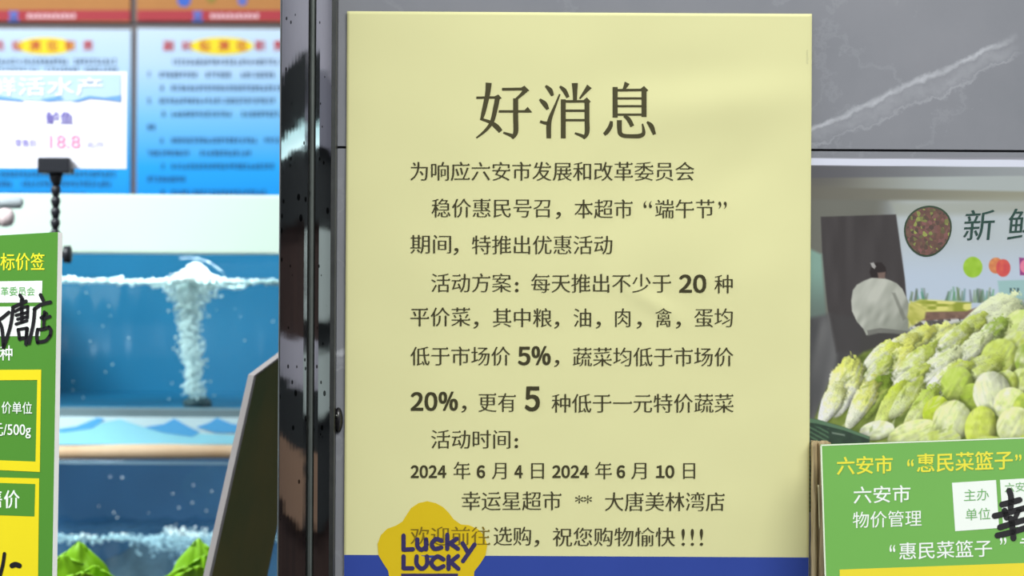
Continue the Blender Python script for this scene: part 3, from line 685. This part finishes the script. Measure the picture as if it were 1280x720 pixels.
print_px('marker_writing', [Q((1132, 240), (1142, 275), (1140, 335)), Q((1092, 318), (1140, 306), (1190, 292)), Q((1050, 382), (1110, 368), (1225, 336)), Q((1106, 352), (1118, 392)), Q((1188, 346), (1166, 392), w=5.5), Q((1080, 446), (1150, 424), (1240, 398)), Q((1066, 492), (1150, 472), (1250, 440)), Q((1140, 396), (1150, 440), (1156, 508))], h_r, MARK, rs, 0.00025, each=True)
print_px('slogan_text', text_px('“', 1112, 1119, 0, 1, 0.005, 0.005, fity=(681, 690)) + text_px('惠民菜篮子', 1124, 1240, 690, 23, 0.006, 0.004, slope=-0.035) + text_px('”', 1250, 1258, 0, 1, 0.005, 0.005, fity=(672, 681)) + text_px('专', 1275, 1297, 682, 23, 0.006, 0.004), h_r, SW, rs, 0.00015)
print_px('yellow_panel', [[(1049.5, 712), (1440, 698), (1440, 800), (1052, 812)]], h_r, SYD, rs, 0.0001)
# left sign
PL = Plane.through(at(0, 294, 0.045), at(72, 290, 0.030), at(64, 720, 0.012))
ls = thing('price_sign', 'green and yellow price sign with black marker writing standing in front of the fish tanks', 'sign', PL.hit(0, 800))
board_from('board', PL, [(-150, 303), (72.5, 290), (63.5, 830), (-160, 830)], 0.0036, GREEN_L, ls, mat('white_board_edge', (250, 250, 246), 0.7))
h_l = lambda px, py, off=0.0: PL.hit(px, py, off)
print_px('title_text', text_px('码', -30, -3, 328, 24, 0.016, 0.012, slope=0) + text_px('标价签', 0.5, 56, 328, 23, 0.012, 0.008, slope=0.0), h_l, SY, ls, 0.00015)
wb = print_px('white_label', [[(-100, 353), (53, 351), (52, 378), (-100, 379)], [(-100, 384), (51.5, 383), (50, 420), (-100, 421)]], h_l, SW, ls, 0.0001, each=True)
print_px('label_text', text_px('改革委员会', -10, 43.5, 364.5, 12, 0.0, 0.004), h_l, SG, wb, 0.0002)
q = lambda *p, w=4.6: stroke_px([(x / 3.278, 280 + y / 3.278) for x, y in p], w)
print_px('marker_writing', [q((-20, 402), (8, 385), (36, 362)), q((-6, 395), (8, 430), (14, 505)), q((82, 292), (92, 308)), q((52, 342), (78, 330), (106, 316)), q((54, 340), (46, 400), (34, 448), (14, 505)),
    q((62, 358), (88, 344), (114, 338), w=4), q((114, 338), (112, 384), w=4), q((112, 380), (72, 390), w=4), q((66, 374), (112, 362), w=4), q((88, 312), (90, 400)), q((66, 410), (110, 396), w=4), q((74, 432), (80, 472), w=4.2), q((80, 470), (104, 466), w=4.2), q((106, 466), (112, 428), w=4.2), q((78, 432), (110, 426), w=4), q((110, 430), (106, 492)),
    q((166, 290), (176, 312)), q((140, 350), (168, 330), (206, 320)), q((142, 346), (136, 410), (118, 488)), q((190, 366), (168, 384), w=4), q((176, 390), (204, 378), w=4), q((182, 360), (178, 424), w=4), q((154, 432), (150, 462), (154, 486), w=4.4), q((154, 484), (186, 478), (204, 458), w=4.4), q((205, 458), (208, 436), (200, 422), w=4.4), q((156, 432), (178, 430), (200, 422), w=4.2)], h_l, MARK, ls, 0.00025, each=True)
print_px('variety_text', text_px('种', 0, 15.5, 442, 20, 0.01, 0.008), h_l, SW, ls, 0.00015)
fr = print_px('price_frame', [[(-120, 463), (51.5, 462), (49.8, 590), (-120, 582)], [(-120, 476), (46.6, 475), (44.4, 577), (-120, 571)]], h_l, SYD, ls, 0.0001)
print_px('unit_text', text_px('价单位', 2, 40, 510, 16, 0.006, 0.004, slope=0.02) + text_px('元/500g', -10.5, 38.5, 0, 1, 0.008, 0.004, fity=(529, 548)), h_l, SW, fr, 0.0002)
fr = print_px('yellow_panel', [[(-120, 594), (49, 598), (46.5, 815), (-120, 815)]], h_l, SYD, ls, 0.0001)
print_px('panel_header', [[(-120, 600), (44, 605), (43, 645.5), (-120, 640)]], h_l, GREEN_L, fr, 0.00015)
print_px('header_text', text_px('售', -17, 2.5, 624, 24, 0.012, 0.008) + text_px('价', 5, 24.5, 625, 24, 0.012, 0.008), h_l, SW, fr, 0.0002)
print_px('marker_price', [stroke_px([(5.5, 692), (3, 708), (-3, 730)], 4.4), stroke_px([(15, 707), (19, 705.5), (24, 707)], 6.5)], h_l, MARK, fr, 0.00025, each=True)

# brown rough-sawn batten in the gap between notice and right sign
def batten():
    bm = bmesh.new()
    prof = [(1013.9, -0.0040), (1015.2, -0.0075), (1018.5, -0.0090), (1021.6, -0.0078), (1022.4, -0.0045), (1023.4, -0.0080), (1027, -0.0098), (1033, -0.0092), (1038, -0.0075), (1038, -0.0012), (1013.9, -0.0012)]
    rows_ = []
    for j in range(40):
        py = 552 + j * 7
        rows_.append([bm.verts.new(at(x + 0.5 * math.sin(j * 0.55 + i) + 0.4 * mnoise.noise(Vector((i, j * 0.3, 1))), py + (2 * math.sin(i * 1.7) if j == 0 else 0), y)) for i, (x, y) in enumerate(prof)])
    n = len(prof)
    for j in range(39):
        for i in range(n): bm.faces.new((rows_[j][i], rows_[j][(i + 1) % n], rows_[j + 1][(i + 1) % n], rows_[j + 1][i]))
    bm.faces.new(rows_[0]); bm.faces.new(rows_[-1][::-1]); bmesh.ops.recalc_face_normals(bm, faces=bm.faces[:])
    return bm
def wood():
    m = bpy.data.materials.new('weathered_wood'); m.use_nodes = True; nt = m.node_tree; n = nt.nodes; b = n['Principled BSDF']
    tc = n.new('ShaderNodeTexCoord'); mp = n.new('ShaderNodeMapping'); mp.inputs['Scale'].default_value = (500, 500, 30); nt.links.new(tc.outputs['Object'], mp.inputs[0])
    nz = n.new('ShaderNodeTexNoise'); nz.inputs['Scale'].default_value = 1; nz.inputs['Detail'].default_value = 5; nt.links.new(mp.outputs[0], nz.inputs['Vector'])
    cr = n.new('ShaderNodeValToRGB'); e = cr.color_ramp.elements; e[0].position = 0.3; e[0].color = L3((112, 92, 60)); e[1].position = 0.7; e[1].color = L3((204, 184, 140))
    nt.links.new(nz.outputs['Fac'], cr.inputs[0]); nt.links.new(cr.outputs[0], b.inputs['Base Color']); b.inputs['Roughness'].default_value = 0.7
    return m
wr = thing('wooden_batten', 'narrow weathered wooden batten standing between the yellow notice and the green sign', 'batten', at(1022, 800, -0.005))
from_bm('batten_wood', batten(), wood(), wr, True)
bm = bmesh.new(); tube_bm(bm, [at(1023.5 - 0.006 * (k - 10) ** 2 * 0.9 + (k * 0.1), 606 + k * 4.6, -0.0108) for k in range(13)], [0.0003] * 13, 8)
from_bm('string', bm, mat('pale_string', (214, 204, 160), 0.8), wr, True)['label'] = 'pale curved string'

# ================================================================ LEANING BOARD BEHIND THE POST
LB = Plane.through(at(318, 469, 0.20), at(258, 740, 0.18), at(396, 414, 0.30))
m_lb = mat('dark_green_brown_print', (14, 84, 44), 0.7, spec=0.1, rgb2=(130, 104, 40), scale=11, var=0.2)
lb = thing('leaning_board', 'dark glossy board with a pale edge leaning edge-on behind the steel post', 'board', LB.hit(285, 820))
f_ = [(320.5, 469), (398, 412), (326, 760), (256, 760)]
board_from('panel', LB, f_, 0.0022, m_lb, lb)
board_from('edge_trim', LB, [(317.5, 469.6), (320.5, 468.8), (256, 760), (252.5, 760)], 0.0032, mat('pale_edge_trim', (150, 144, 142), 0.6), lb)
board_from('edge_trim', LB, [(317.5, 469.6), (398, 409.5), (398, 412.5), (320.2, 471)], 0.0032, MATS['pale_edge_trim'], lb)

# ================================================================ INFORMATION BOARDS ON THE REAR WALL
YB = 1.55
def print_gradient():
    m = bpy.data.materials.new('blue_gradient_print'); m.use_nodes = True; nt = m.node_tree; n = nt.nodes; b = n['Principled BSDF']
    tc = n.new('ShaderNodeTexCoord'); sp = n.new('ShaderNodeSeparateXYZ'); nt.links.new(tc.outputs['Generated'], sp.inputs[0])
    cr = n.new('ShaderNodeValToRGB'); e = cr.color_ramp.elements; e[0].position = 0.0; e[0].color = L3((0, 150, 238)); e[1].position = 1; e[1].color = L3((208, 228, 246))
    for p, c_ in ((0.22, (30, 168, 246)), (0.5, (122, 196, 246)), (0.8, (190, 220, 248))): q_ = e.new(p); q_.color = L3(c_)
    nt.links.new(sp.outputs[2], cr.inputs[0]); nt.links.new(cr.outputs[0], b.inputs['Base Color']); b.inputs['Roughness'].default_value = 0.55; b.inputs['Specular IOR Level'].default_value = 0.2
    return m
GRAD = print_gradient()
NAVT = mat('navy_text_print', (18, 46, 106), 0.6); REDT = mat('red_text_print', (206, 54, 60), 0.6); OVAL = mat('yellow_oval_print', (252, 224, 30), 0.6)
TAN = mat('tan_board_print', (188, 126, 64), 0.6); REDB = mat('red_band_print', (178, 52, 62), 0.6); FRM = mat('grey_board_frame', (120, 110, 110), 0.6)
PINKT = mat('pale_pink_text', (238, 196, 200), 0.6); EMB = mat('blue_emblem_print', (96, 112, 190), 0.6)
def slab_px(name, x0, y0, x1, y1, Y, th, m, parent):
    a = at(x0, y0, Y); b = at(x1, y1, Y)
    return box(name, (min(a.x, b.x), Y, min(a.z, b.z)), (max(a.x, b.x), Y + th, max(a.z, b.z)), m, parent)
def info_board(x0, x1, title, tx0, tx1, ov, rows__, label):
    r = thing('information_board', label, 'information board', at((x0 + x1) / 2, 246, YB))
    slab_px('frame', x0 - 3.5, 30, x1 + 3.5, 262, YB + 0.004, 0.02, FRM, r)
    slab_px('panel', x0, 35.5, x1, 258, YB, 0.003, GRAD, r)
    g = flat(YB)
    print_px('heading_oval', [[(ov[0] + ov[2] * math.cos(t), 57.5 + 11 * math.sin(t)) for t in [2 * math.pi * k / 32 for k in range(32)]]], g, OVAL, r, 0.0006)
    print_px('heading_text', [P for k, ch_ in enumerate(title) for P in text_px(ch_, tx0 + k * tx1, tx0 + k * tx1 + 13, 57.5, 14, 0.02, 0.012)], g, REDT, r, 0.0012)
    P = []
    rr = random.Random(len(title) + int(x0))
    for (y, segs) in rows__:
        for a, b in segs:
            x = a
            while x < b - 3:
                for (dy, hh) in ((-2.6, 1.5), (0.2, 1.3), (2.6, 1.2)):
                    if rr.random() < 0.8: P.append(quad_px(x + rr.uniform(0, .7), y + dy - hh / 2, x + rr.uniform(3.4, 4.6), y + dy + hh / 2))
                xx = x + rr.uniform(1, 3); P.append(quad_px(xx, y - 3.4, xx + 1.3, y + 3.4))
                x += 5.4
    print_px('text_rows', P, g, NAVT, r, 0.0006, each=True)
    return r
def board_rows(rs_): return rs_
info_board(171.5, 420, '副站检测位职责', 204, 22.9, (277, 0, 40), [(77.5, [(214, 349), (352, 400)]), (93.5, [(184, 191), (199, 247), (257, 290), (301, 343)]), (110, [(200, 206), (214, 400)]), (126, [(184, 190), (199, 343)]), (142.5, [(202, 207), (214, 292), (302, 400)]), (159, [(184, 197)]), (175.5, [(200, 206), (214, 322), (330, 400)]), (191.5, [(184, 240), (250, 313)]), (208, [(201, 206), (214, 343)]), (224, [(184, 234)]), (241, [(201, 206), (214, 335)])],
           'blue gradient information board with yellow heading oval, right one beside the steel post')
info_board(-90, 162.5, '质检员检测位职责', -52, 22.2, (57, 0, 36), [(77, [(-60, 84), (92, 148)]), (88, [(-60, 46), (56, 98), (105, 148)]), (104, [(-60, 140)]), (120, [(-60, 140)]), (218, [(-60, 148)]), (230, [(-60, 18), (26, 140)]), (244, [(-60, 110)])],
           'blue gradient information board with yellow heading oval, left one behind the white price card')
def head_board(x0, x1, logo_x, t0, t1, label, blobs):
    r = thing('header_board', label, 'board', at((x0 + x1) / 2, 29, YB))
    slab_px('frame', x0 - 3.5, -120, x1 + 3.5, 29.6, YB + 0.004, 0.02, FRM, r)
    slab_px('panel', x0, -116, x1, 27.5, YB, 0.003, TAN, r)
    g = flat(YB)
    bnd = print_px('red_band', [quad_px(x0, 12.5, x1, 26)], g, REDB, r, 0.0006)
    print_px('band_text', [quad_px(t0 + k * 5.6, 17 + (k % 2) * 0.6, t0 + k * 5.6 + 4.2, 23) for k in range(int((t1 - t0) / 5.6))], g, PINKT, bnd, 0.0012, each=True)
    print_px('emblem', [[(logo_x - 6, 14), (logo_x + 6, 14), (logo_x + 5, 20), (logo_x, 26.5), (logo_x - 5, 20)], [(logo_x - 6.5, 23), (logo_x + 6.5, 23), (logo_x + 6.5, 27), (logo_x - 6.5, 27)]], g, EMB, bnd, 0.0012, each=True)
    for bx, by, br, mm in blobs:
        print_px('dot_print', [[(bx + br * math.cos(t), by + br * math.sin(t)) for t in [2 * math.pi * k / 20 for k in range(20)]]], g, mm, r, 0.0006)
    return r
head_board(171.5, 420, 247, 263, 330, 'tan board with red foot band above the right blue information board', [(230, 0, 8.5, mat('blue_dot_print', (58, 104, 200), 0.6)), (264, -2, 6, mat('olive_dot_print', (150, 130, 50), 0.6)), (303, 1, 6, EMB)])
head_board(-90, 162.5, 17, 34, 100, 'tan board with red foot band above the left blue information board', [])

# ================================================================ FISH TANKS
YT, YTB = 0.74, 1.12
GLASS = clear_mat('tank_glass', (0.95, 0.99, 0.99), 0.02, 0.02)
WATER = clear_mat('blue_tank_water', (0.90, 0.97, 0.97), 0.004, 0.2, 0.08, (120, 180, 205))
WATER2 = clear_mat('murky_tank_water', (0.78, 0.90, 0.94), 0.004, 0.2, 0.38, (120, 160, 190))
BACKB = mat('blue_tank_back', (4, 106, 146), 0.7, var=0.15, scale=12)
BACKM = mat('slate_blue_tank_back', (66, 112, 152), 0.7, var=0.4, scale=10)
FOAMW = mat('white_water_foam', (240, 250, 250), 0.5, var=0.03)
PLUME = mat('pale_bubble_plume', (244, 250, 248), 0.5, var=0.03)
RIMW = mat('white_tank_rim', (204, 226, 212), 0.5, var=0.04, scale=8)
def zat(py, Y=YT): return at(640, py, Y).z + (at(210, py, Y).z - at(640, py, Y).z)
def xat(px, Y=YT): return at(px, 400, Y).x
TX0, TX1 = xat(-60), xat(470)
def spheres(spec, sub=1):
    bm = bmesh.new()
    for c_, r_ in spec:
        rr = bmesh.ops.create_icosphere(bm, subdivisions=sub, radius=r_)
        for v in rr['verts']: v.co += c_
    return bm
def tank(label, y_top, y_water, y_bot, back, water, YTB):
    t = thing('fish_tank', label, 'fish tank', ((TX0 + TX1) / 2, (YT + YTB) / 2, zat(y_bot)))
    zt, zw, zb = zat(y_top), zat(y_water), zat(y_bot)
    box('front_glass', (TX0, YT, zb), (TX1, YT + 0.006, zt), GLASS, t)
    box('back_panel', (TX0, YTB, zb), (TX1, YTB + 0.008, zt + 0.03), back, t)
    box('side_panel', (TX0 - 0.006, YT, zb), (TX0, YTB + 0.008, zt), back, t); box('side_panel', (TX1, YT, zb), (TX1 + 0.006, YTB + 0.008, zt), back, t)
    box('bottom_panel', (TX0, YT, zb - 0.006), (TX1, YTB + 0.008, zb), back, t)
    # water body with a rippled top
    bm = bmesh.new(); nx, ny = 60, 16
    top = [[bm.verts.new((TX0 + 0.001 + (TX1 - TX0 - 0.002) * i / nx, YT + 0.007 + (YTB - YT - 0.008) * j / ny, zw + 0.004 * mnoise.noise(Vector((i * 0.5, j * 0.5, zw))))) for i in range(nx + 1)] for j in range(ny + 1)]
    for j in range(ny):
        for i in range(nx): bm.faces.new((top[j][i], top[j][i + 1], top[j + 1][i + 1], top[j + 1][i]))
    bl = [bm.verts.new((v.co.x, v.co.y, zb + 0.001)) for v in top[0]]
    for i in range(nx): bm.faces.new((bl[i], bl[i + 1], top[0][i + 1], top[0][i]))
    from_bm('water', bm, water, t, True)
    return t
R = random.Random(5)
t1 = tank('upper fish tank of blue water with a rising bubble plume and white rim', 318, 350, 512, BACKB, WATER, 1.06)
box('rim_board', (TX0, YT - 0.03, zat(318)), (TX1, YT - 0.002, zat(245)), RIMW, t1, 0.002)
box('rim_top', (TX0, YT - 0.002, zat(249)), (TX1, YT + 0.03, zat(245)), RIMW, t1)
P = []
for i in range(800):
    px = R.uniform(-50, 460); sp_ = 3.4 + 2.4 * mnoise.noise(Vector((px * 0.03, 1, 2)))
    P.append((at(px, 351 + 2.5 * mnoise.noise(Vector((px * 0.02, 0, 0))) + R.gauss(0, sp_ * 0.38) + (px - 80) * 0.010, YT + R.uniform(0.008, 0.03)), R.uniform(0.0008, 0.0019)))
for i in range(750):
    px = R.gauss(246, 22); top_ = 352 - 22 * math.exp(-((px - 244) / 20.0) ** 2)
    P.append((at(px, R.uniform(top_, 360), YT + R.uniform(0.03, 0.08)), R.uniform(0.001, 0.0026)))
from_bm('surface_foam', spheres(P), FOAMW, t1, True)['kind'] = 'stuff'
P = []
for i in range(2300):
    f = R.random(); py = 345 + 150 * f ** 1.15
    wd = 30 - 15 * min(1, max(0, (py - 355) / 60)) + 3 * math.sin(py * 0.09)
    cx = 243 - 6 * math.sin((py - 340) * 0.02) + (2 if py > 440 else 0)
    P.append((at(R.gauss(cx, wd * 0.42), py + R.gauss(0, 2), YT + 0.028 + R.uniform(-0.018, 0.03)), R.uniform(0.0005, 0.0016) * (1.2 - 0.4 * f)))
from_bm('bubble_plume', spheres(P), PLUME, t1, True)['kind'] = 'stuff'
P = []
for i in range(24): P.append((at(R.uniform(80, 345), R.uniform(365, 505), YT + R.uniform(0.02, 0.15)), R.uniform(0.0004, 0.0009)))
from_bm('stray_bubbles', spheres(P), PLUME, t1, True)['kind'] = 'stuff'
bm = bmesh.new(); tube_bm(bm, [at(224 + k * 7.0, 322 + 0.55 * abs(k - 2) ** 2.0 * (1 if k > 2 else 0.8), YT + 0.04) for k in range(9)], [0.0003 + 0.00025 * (k % 2) for k in range(9)], 8)
from_bm('splash_arc', bm, clear_mat('splash_water', (0.9, 0.97, 1), 0.3, 0.1, 0.6, (190, 215, 225)), t1, True)
bm = bmesh.new(); bmesh.ops.create_icosphere(bm, subdivisions=3, radius=1)
c = at(247, 504, YT + 0.05)
for v in bm.verts: v.co = c + Vector((v.co.x * 0.011, v.co.y * 0.011, v.co.z * 0.0055)) * (1 + 0.15 * mnoise.noise(v.co * 3))
from_bm('air_stone', bm, mat('dark_air_stone', (70, 84, 88), 0.9), t1, True)
box('lower_ledge', (TX0, YT - 0.012, zat(522)), (TX1, YT + 0.02, zat(511)), mat('grey_green_ledge', (112, 134, 140), 0.5), t1)
YS = YT - 0.014
ws = slab_px('printed_strip', -60, 520, 470, 557, YS, 0.0015, mat('white_strip_print', (206, 238, 246), 0.5), t1)
g = flat(YS)
print_px('wave_print', [[(-60, 545), (60, 538), (100, 534), (150, 524), (180, 534), (225, 541), (300, 544), (470, 542), (470, 555), (-60, 556)]], g, mat('cyan_wave_print', (150, 226, 250), 0.5), ws, 0.0004)
for wv_ in [[(60, 538), (95, 533), (122, 522), (131, 524), (116, 535), (80, 540)], [(180, 534), (205, 530), (218, 523), (235, 533), (250, 540), (240, 546), (205, 541)], [(245, 534), (262, 528), (271, 522), (290, 530), (330, 534), (330, 541), (270, 541)], [(330, 536), (352, 524), (380, 536)]]: print_px('wave_print', [wv_], g, mat('blue_wave_print', (88, 178, 238), 0.5), ws, 0.0007)
t2 = tank('lower fish tank of murky slate blue water below the printed wave strip', 576, 672, 860, BACKM, WATER2, 0.90)
box('top_bar', (TX0, YT - 0.004, zat(580)), (TX1, YT - 0.0005, zat(576.5)), mat('pale_blue_bar', (150, 186, 204), 0.4), t2)
P = []
for i in range(900):
    px = R.uniform(-50, 460); P.append((at(px, 673 + 4 * mnoise.noise(Vector((px * 0.03, 4, 0))) + R.gauss(0, 2.6) - (8 * R.random() if 200 < px < 270 else 0), YT + R.uniform(0.008, 0.05)), R.uniform(0.0007, 0.0016)))
for i in range(420): P.append((at(R.gauss(232, 28), 674 + R.gauss(0, 5) + R.uniform(-6, 14), YT + R.uniform(0.01, 0.08)), R.uniform(0.0007, 0.0018)))
from_bm('surface_foam', spheres(P), FOAMW, t2, True)['kind'] = 'stuff'
bm = bmesh.new(); bmesh.ops.create_icosphere(bm, subdivisions=4, radius=1)
c = at(182, 730, YT + 0.12)
for v in bm.verts: v.co = c + Vector((v.co.x * 0.036, v.co.y * 0.05, v.co.z * 0.030)) * (1 + 0.2 * mnoise.noise(v.co * 2) + 0.06 * mnoise.noise(v.co * 9))
from_bm('filter_block', bm, mat('grey_filter', (110, 122, 130), 0.9, var=0.3, scale=50), t2, True)
P = []
for i in range(16): P.append((at(R.uniform(80, 345), R.uniform(590, 668), YT + R.uniform(0.02, 0.12)), R.uniform(0.0004, 0.0009)))
from_bm('stray_bubbles', spheres(P), PLUME, t2, True)['kind'] = 'stuff'
# wooden pole in front of the join of the tanks
bm = bmesh.new(); tube_bm(bm, [at(-60 + 53 * k, 566 + 0.6 * math.sin(k) - 0.004 * 53 * k, YT - 0.022) for k in range(11)], [0.0052 + 0.0003 * math.sin(k * 1.7) for k in range(11)], 20)
pole = tag(from_bm('wooden_pole', bm, mat('pale_peeled_wood', (226, 204, 172), 0.6, rgb2=(186, 150, 112), scale=40), None, True), 'pale round wooden pole lying across the tanks under the wave strip', 'pole')
# white pipe stub over the rim
pp = thing('plastic_pipe', 'white plastic pipe stub with a rounded end cap in front of the tank rim', 'pipe', at(-20, 283, 0.62))
bm = bmesh.new(); tube_bm(bm, [at(-120, 272, 0.62), at(4, 272, 0.62)], [0.0058, 0.0058], 20); from_bm('tube', bm, mat('white_plastic_pipe', (226, 222, 218), 0.4), pp, True)
bm = bmesh.new(); tube_bm(bm, [at(x, 272, 0.62) for x in (2, 6, 12, 16, 18, 18.6)], [0.0064, 0.0066, 0.0062, 0.0048, 0.0026, 0.0006], 20); from_bm('end_cap', bm, mat('pinkish_cap', (222, 204, 204), 0.4), pp, True)
pq = thing('plastic_pipe', 'thin grey plastic pipe lying along the top of the tank rim', 'pipe', at(-20, 262, 0.66))
bm = bmesh.new(); tube_bm(bm, [at(-120, 255, 0.66), at(26, 253, 0.66), at(29, 253, 0.66)], [0.0044, 0.0044, 0.002], 16); from_bm('tube', bm, mat('grey_plastic_pipe', (186, 196, 200), 0.45), pq, True)

# ================================================================ WHITE PRICE CARD ON ITS CLIP
YC = 0.52
CARD = mat('white_card', (226, 226, 236), 0.55, var=0.015)
pc = thing('price_card', 'white fish price card with a pale blue wave header held up in a black clip', 'price card', at(40, 212, YC))
card = slab_px('card', -90, 88, 158, 211, YC, 0.002, CARD, pc); g = flat(YC)
hp = print_px('wave_header', [[(-84, 93), (151, 93), (151, 128), (138, 125), (120, 121), (95, 126), (60, 127), (30, 125), (0, 122), (-84, 124)]], g, mat('pale_blue_header_print', (168, 194, 220), 0.5, var=0.06, scale=30), pc, 0.0003)
print_px('wave_crest', [[(-40, 122), (0, 120), (26, 124), (30, 127), (0, 124.5), (-40, 126)], [(50, 124), (75, 120), (80, 124), (60, 127)], [(88, 127), (112, 119.5), (130, 122), (151, 119), (151, 127), (130, 124.5), (112, 123), (98, 127)]], g, mat('blue_crest_print', (104, 152, 206), 0.5), hp, 0.0005, each=True)
print_px('header_text', text_px('鲜活水产', -14, 128, 109, 24, 0.012, 0.01), g, CARD, hp, 0.0006)
print_px('fish_name_text', text_px('鲈鱼', 57, 91, 148, 17, 0.01, 0.008), g, mat('violet_text_print', (104, 92, 172), 0.5), pc, 0.0004)
print_px('price_text', text_px('18.8', 62, 100, 0, 1, 0.006, 0.004, fity=(169, 185)), g, mat('pink_text_print', (238, 140, 176), 0.5), pc, 0.0004)['label'] = 'pink price figures'
print_px('price_caption', text_px('零售价', 18, 46, 179, 10, 0.01, 0.006), g, mat('lilac_text_print', (140, 130, 196), 0.5), pc, 0.0004)
print_px('unit_text', text_px('元/斤', 108, 130, 181, 9, -0.004, -0.004), g, MATS['lilac_text_print'], pc, 0.0004)
BLK = mat('black_clip_plastic', (30, 32, 38), 0.4, spec=0.4)
ch = thing('card_clip', 'black jointed clip stand gripping the white price card', 'clip stand', at(70, 330, YC))
a_, b_ = at(50, 197.5, YC), at(90, 217, YC)
box('jaw', (a_.x, YC - 0.010, b_.z), (b_.x, YC - 0.0008, a_.z), BLK, ch, 0.0012)
box('jaw', (a_.x, YC + 0.0028, b_.z), (b_.x, YC + 0.010, a_.z), BLK, ch, 0.0012)
bm = bmesh.new(); tube_bm(bm, [at(70, 216, YC - 0.002), at(70, 224, YC - 0.002), at(70.5, 232, YC - 0.002)], [0.0048, 0.0040, 0.0022], 16); from_bm('neck', bm, BLK, ch, True)
for k in range(7):
    py = 232 + k * 13.6; bm = bmesh.new()
    tube_bm(bm, [at(69.8 - 0.2 * k, py + d, YC - 0.002) for d in (0, 2.5, 6, 9, 13.6)], [0.0020, 0.0030, 0.0033, 0.0028, 0.0020], 14)
    from_bm('ball_joint', bm, BLK, ch, True)
bm = bmesh.new(); tube_bm(bm, [at(66, 318, YC - 0.002), at(78, 318, YC - 0.002), at(80, 318, YC - 0.002), at(88, 318, YC - 0.002), at(89.5, 318, YC - 0.002)], [0.002, 0.002, 0.0056, 0.0058, 0.004], 18); from_bm('knob', bm, BLK, ch, True)

# ================================================================ LETTUCES AT THE BOTTOM
LEAF = mat('bright_lettuce_leaf', (138, 190, 28), 0.45, rgb2=(100, 160, 16), scale=25, bump=0.25)
def leaf(root, basept, tip, width, bend, seed):
    d = tip - basept; n_u, n_v = 22, 16
    side = Vector((1, 0.15 * math.sin(seed), 0)).normalized(); nrm = d.normalized().cross(side)
    V = []
    for i in range(n_u + 1):
        u = i / n_u
        wd = width * 1.5 * (max(0.0, math.sin(math.pi * min(0.995, 0.16 + u * 0.84) ** 1.5)) ** 0.42)
        for j in range(n_v + 1):
            v = j / n_v * 2 - 1
            ruf = 0.10 * width * math.sin(v * 7 + u * 13 + seed) * abs(v) + 0.13 * width * mnoise.noise(Vector((u * 5, v * 3, seed)))
            V.append(basept + d * u * (1 - 0.10 * abs(v) ** 2 * u) + side * v * wd + nrm * (-bend * (u * u) + 0.25 * wd * v * v + ruf + (-0.0015 if abs(v) < 0.12 else 0)))
    o = pyd('leaf', V, [(i * (n_v + 1) + j, i * (n_v + 1) + j + 1, (i + 1) * (n_v + 1) + j + 1, (i + 1) * (n_v + 1) + j) for i in range(n_u) for j in range(n_v)], LEAF, root, True)
    s = o.modifiers.new('thick', 'SOLIDIFY'); s.thickness = 0.0006
    return o
def lettuce(label, leaves, base_px, Y):
    r = thing('lettuce', label, 'lettuce', at(base_px[0], base_px[1], Y), 'lettuces below the fish tanks')
    for k, (tx_, ty_, w_, dy, bend) in enumerate(leaves):
        leaf(r, at(base_px[0] + (tx_ - base_px[0]) * 0.3, base_px[1], Y + dy * 0.4), at(tx_, ty_, Y + dy), w_, bend, k * 1.9 + base_px[0])
    bm = bmesh.new(); tube_bm(bm, [at(base_px[0], base_px[1] + 8, Y), at(base_px[0], base_px[1] - 10, Y)], [0.008, 0.011], 14); from_bm('stalk', bm, mat('pale_lettuce_stalk', (196, 214, 150), 0.5), r, True)
    return r
lettuce('bright green lettuce beside the edge of the left price sign', [(99, 679, 0.013, 0.03, 0.004), (80, 692, 0.014, 0.0, 0.002), (122, 703, 0.012, -0.02, 0.004), (134, 716, 0.012, 0.01, 0.006), (104, 706, 0.013, -0.04, 0.006), (60, 690, 0.015, 0.02, 0.0)], (95, 790), 0.34)
lettuce('bright green lettuce beside the leaning dark board', [(249, 674, 0.011, 0.03, 0.003), (258, 692, 0.012, 0.0, 0.002), (232, 704, 0.013, -0.02, 0.004), (214, 716, 0.012, 0.0, 0.006), (250, 702, 0.013, -0.03, 0.005), (272, 690, 0.013, 0.02, 0.0)], (248, 790), 0.34)
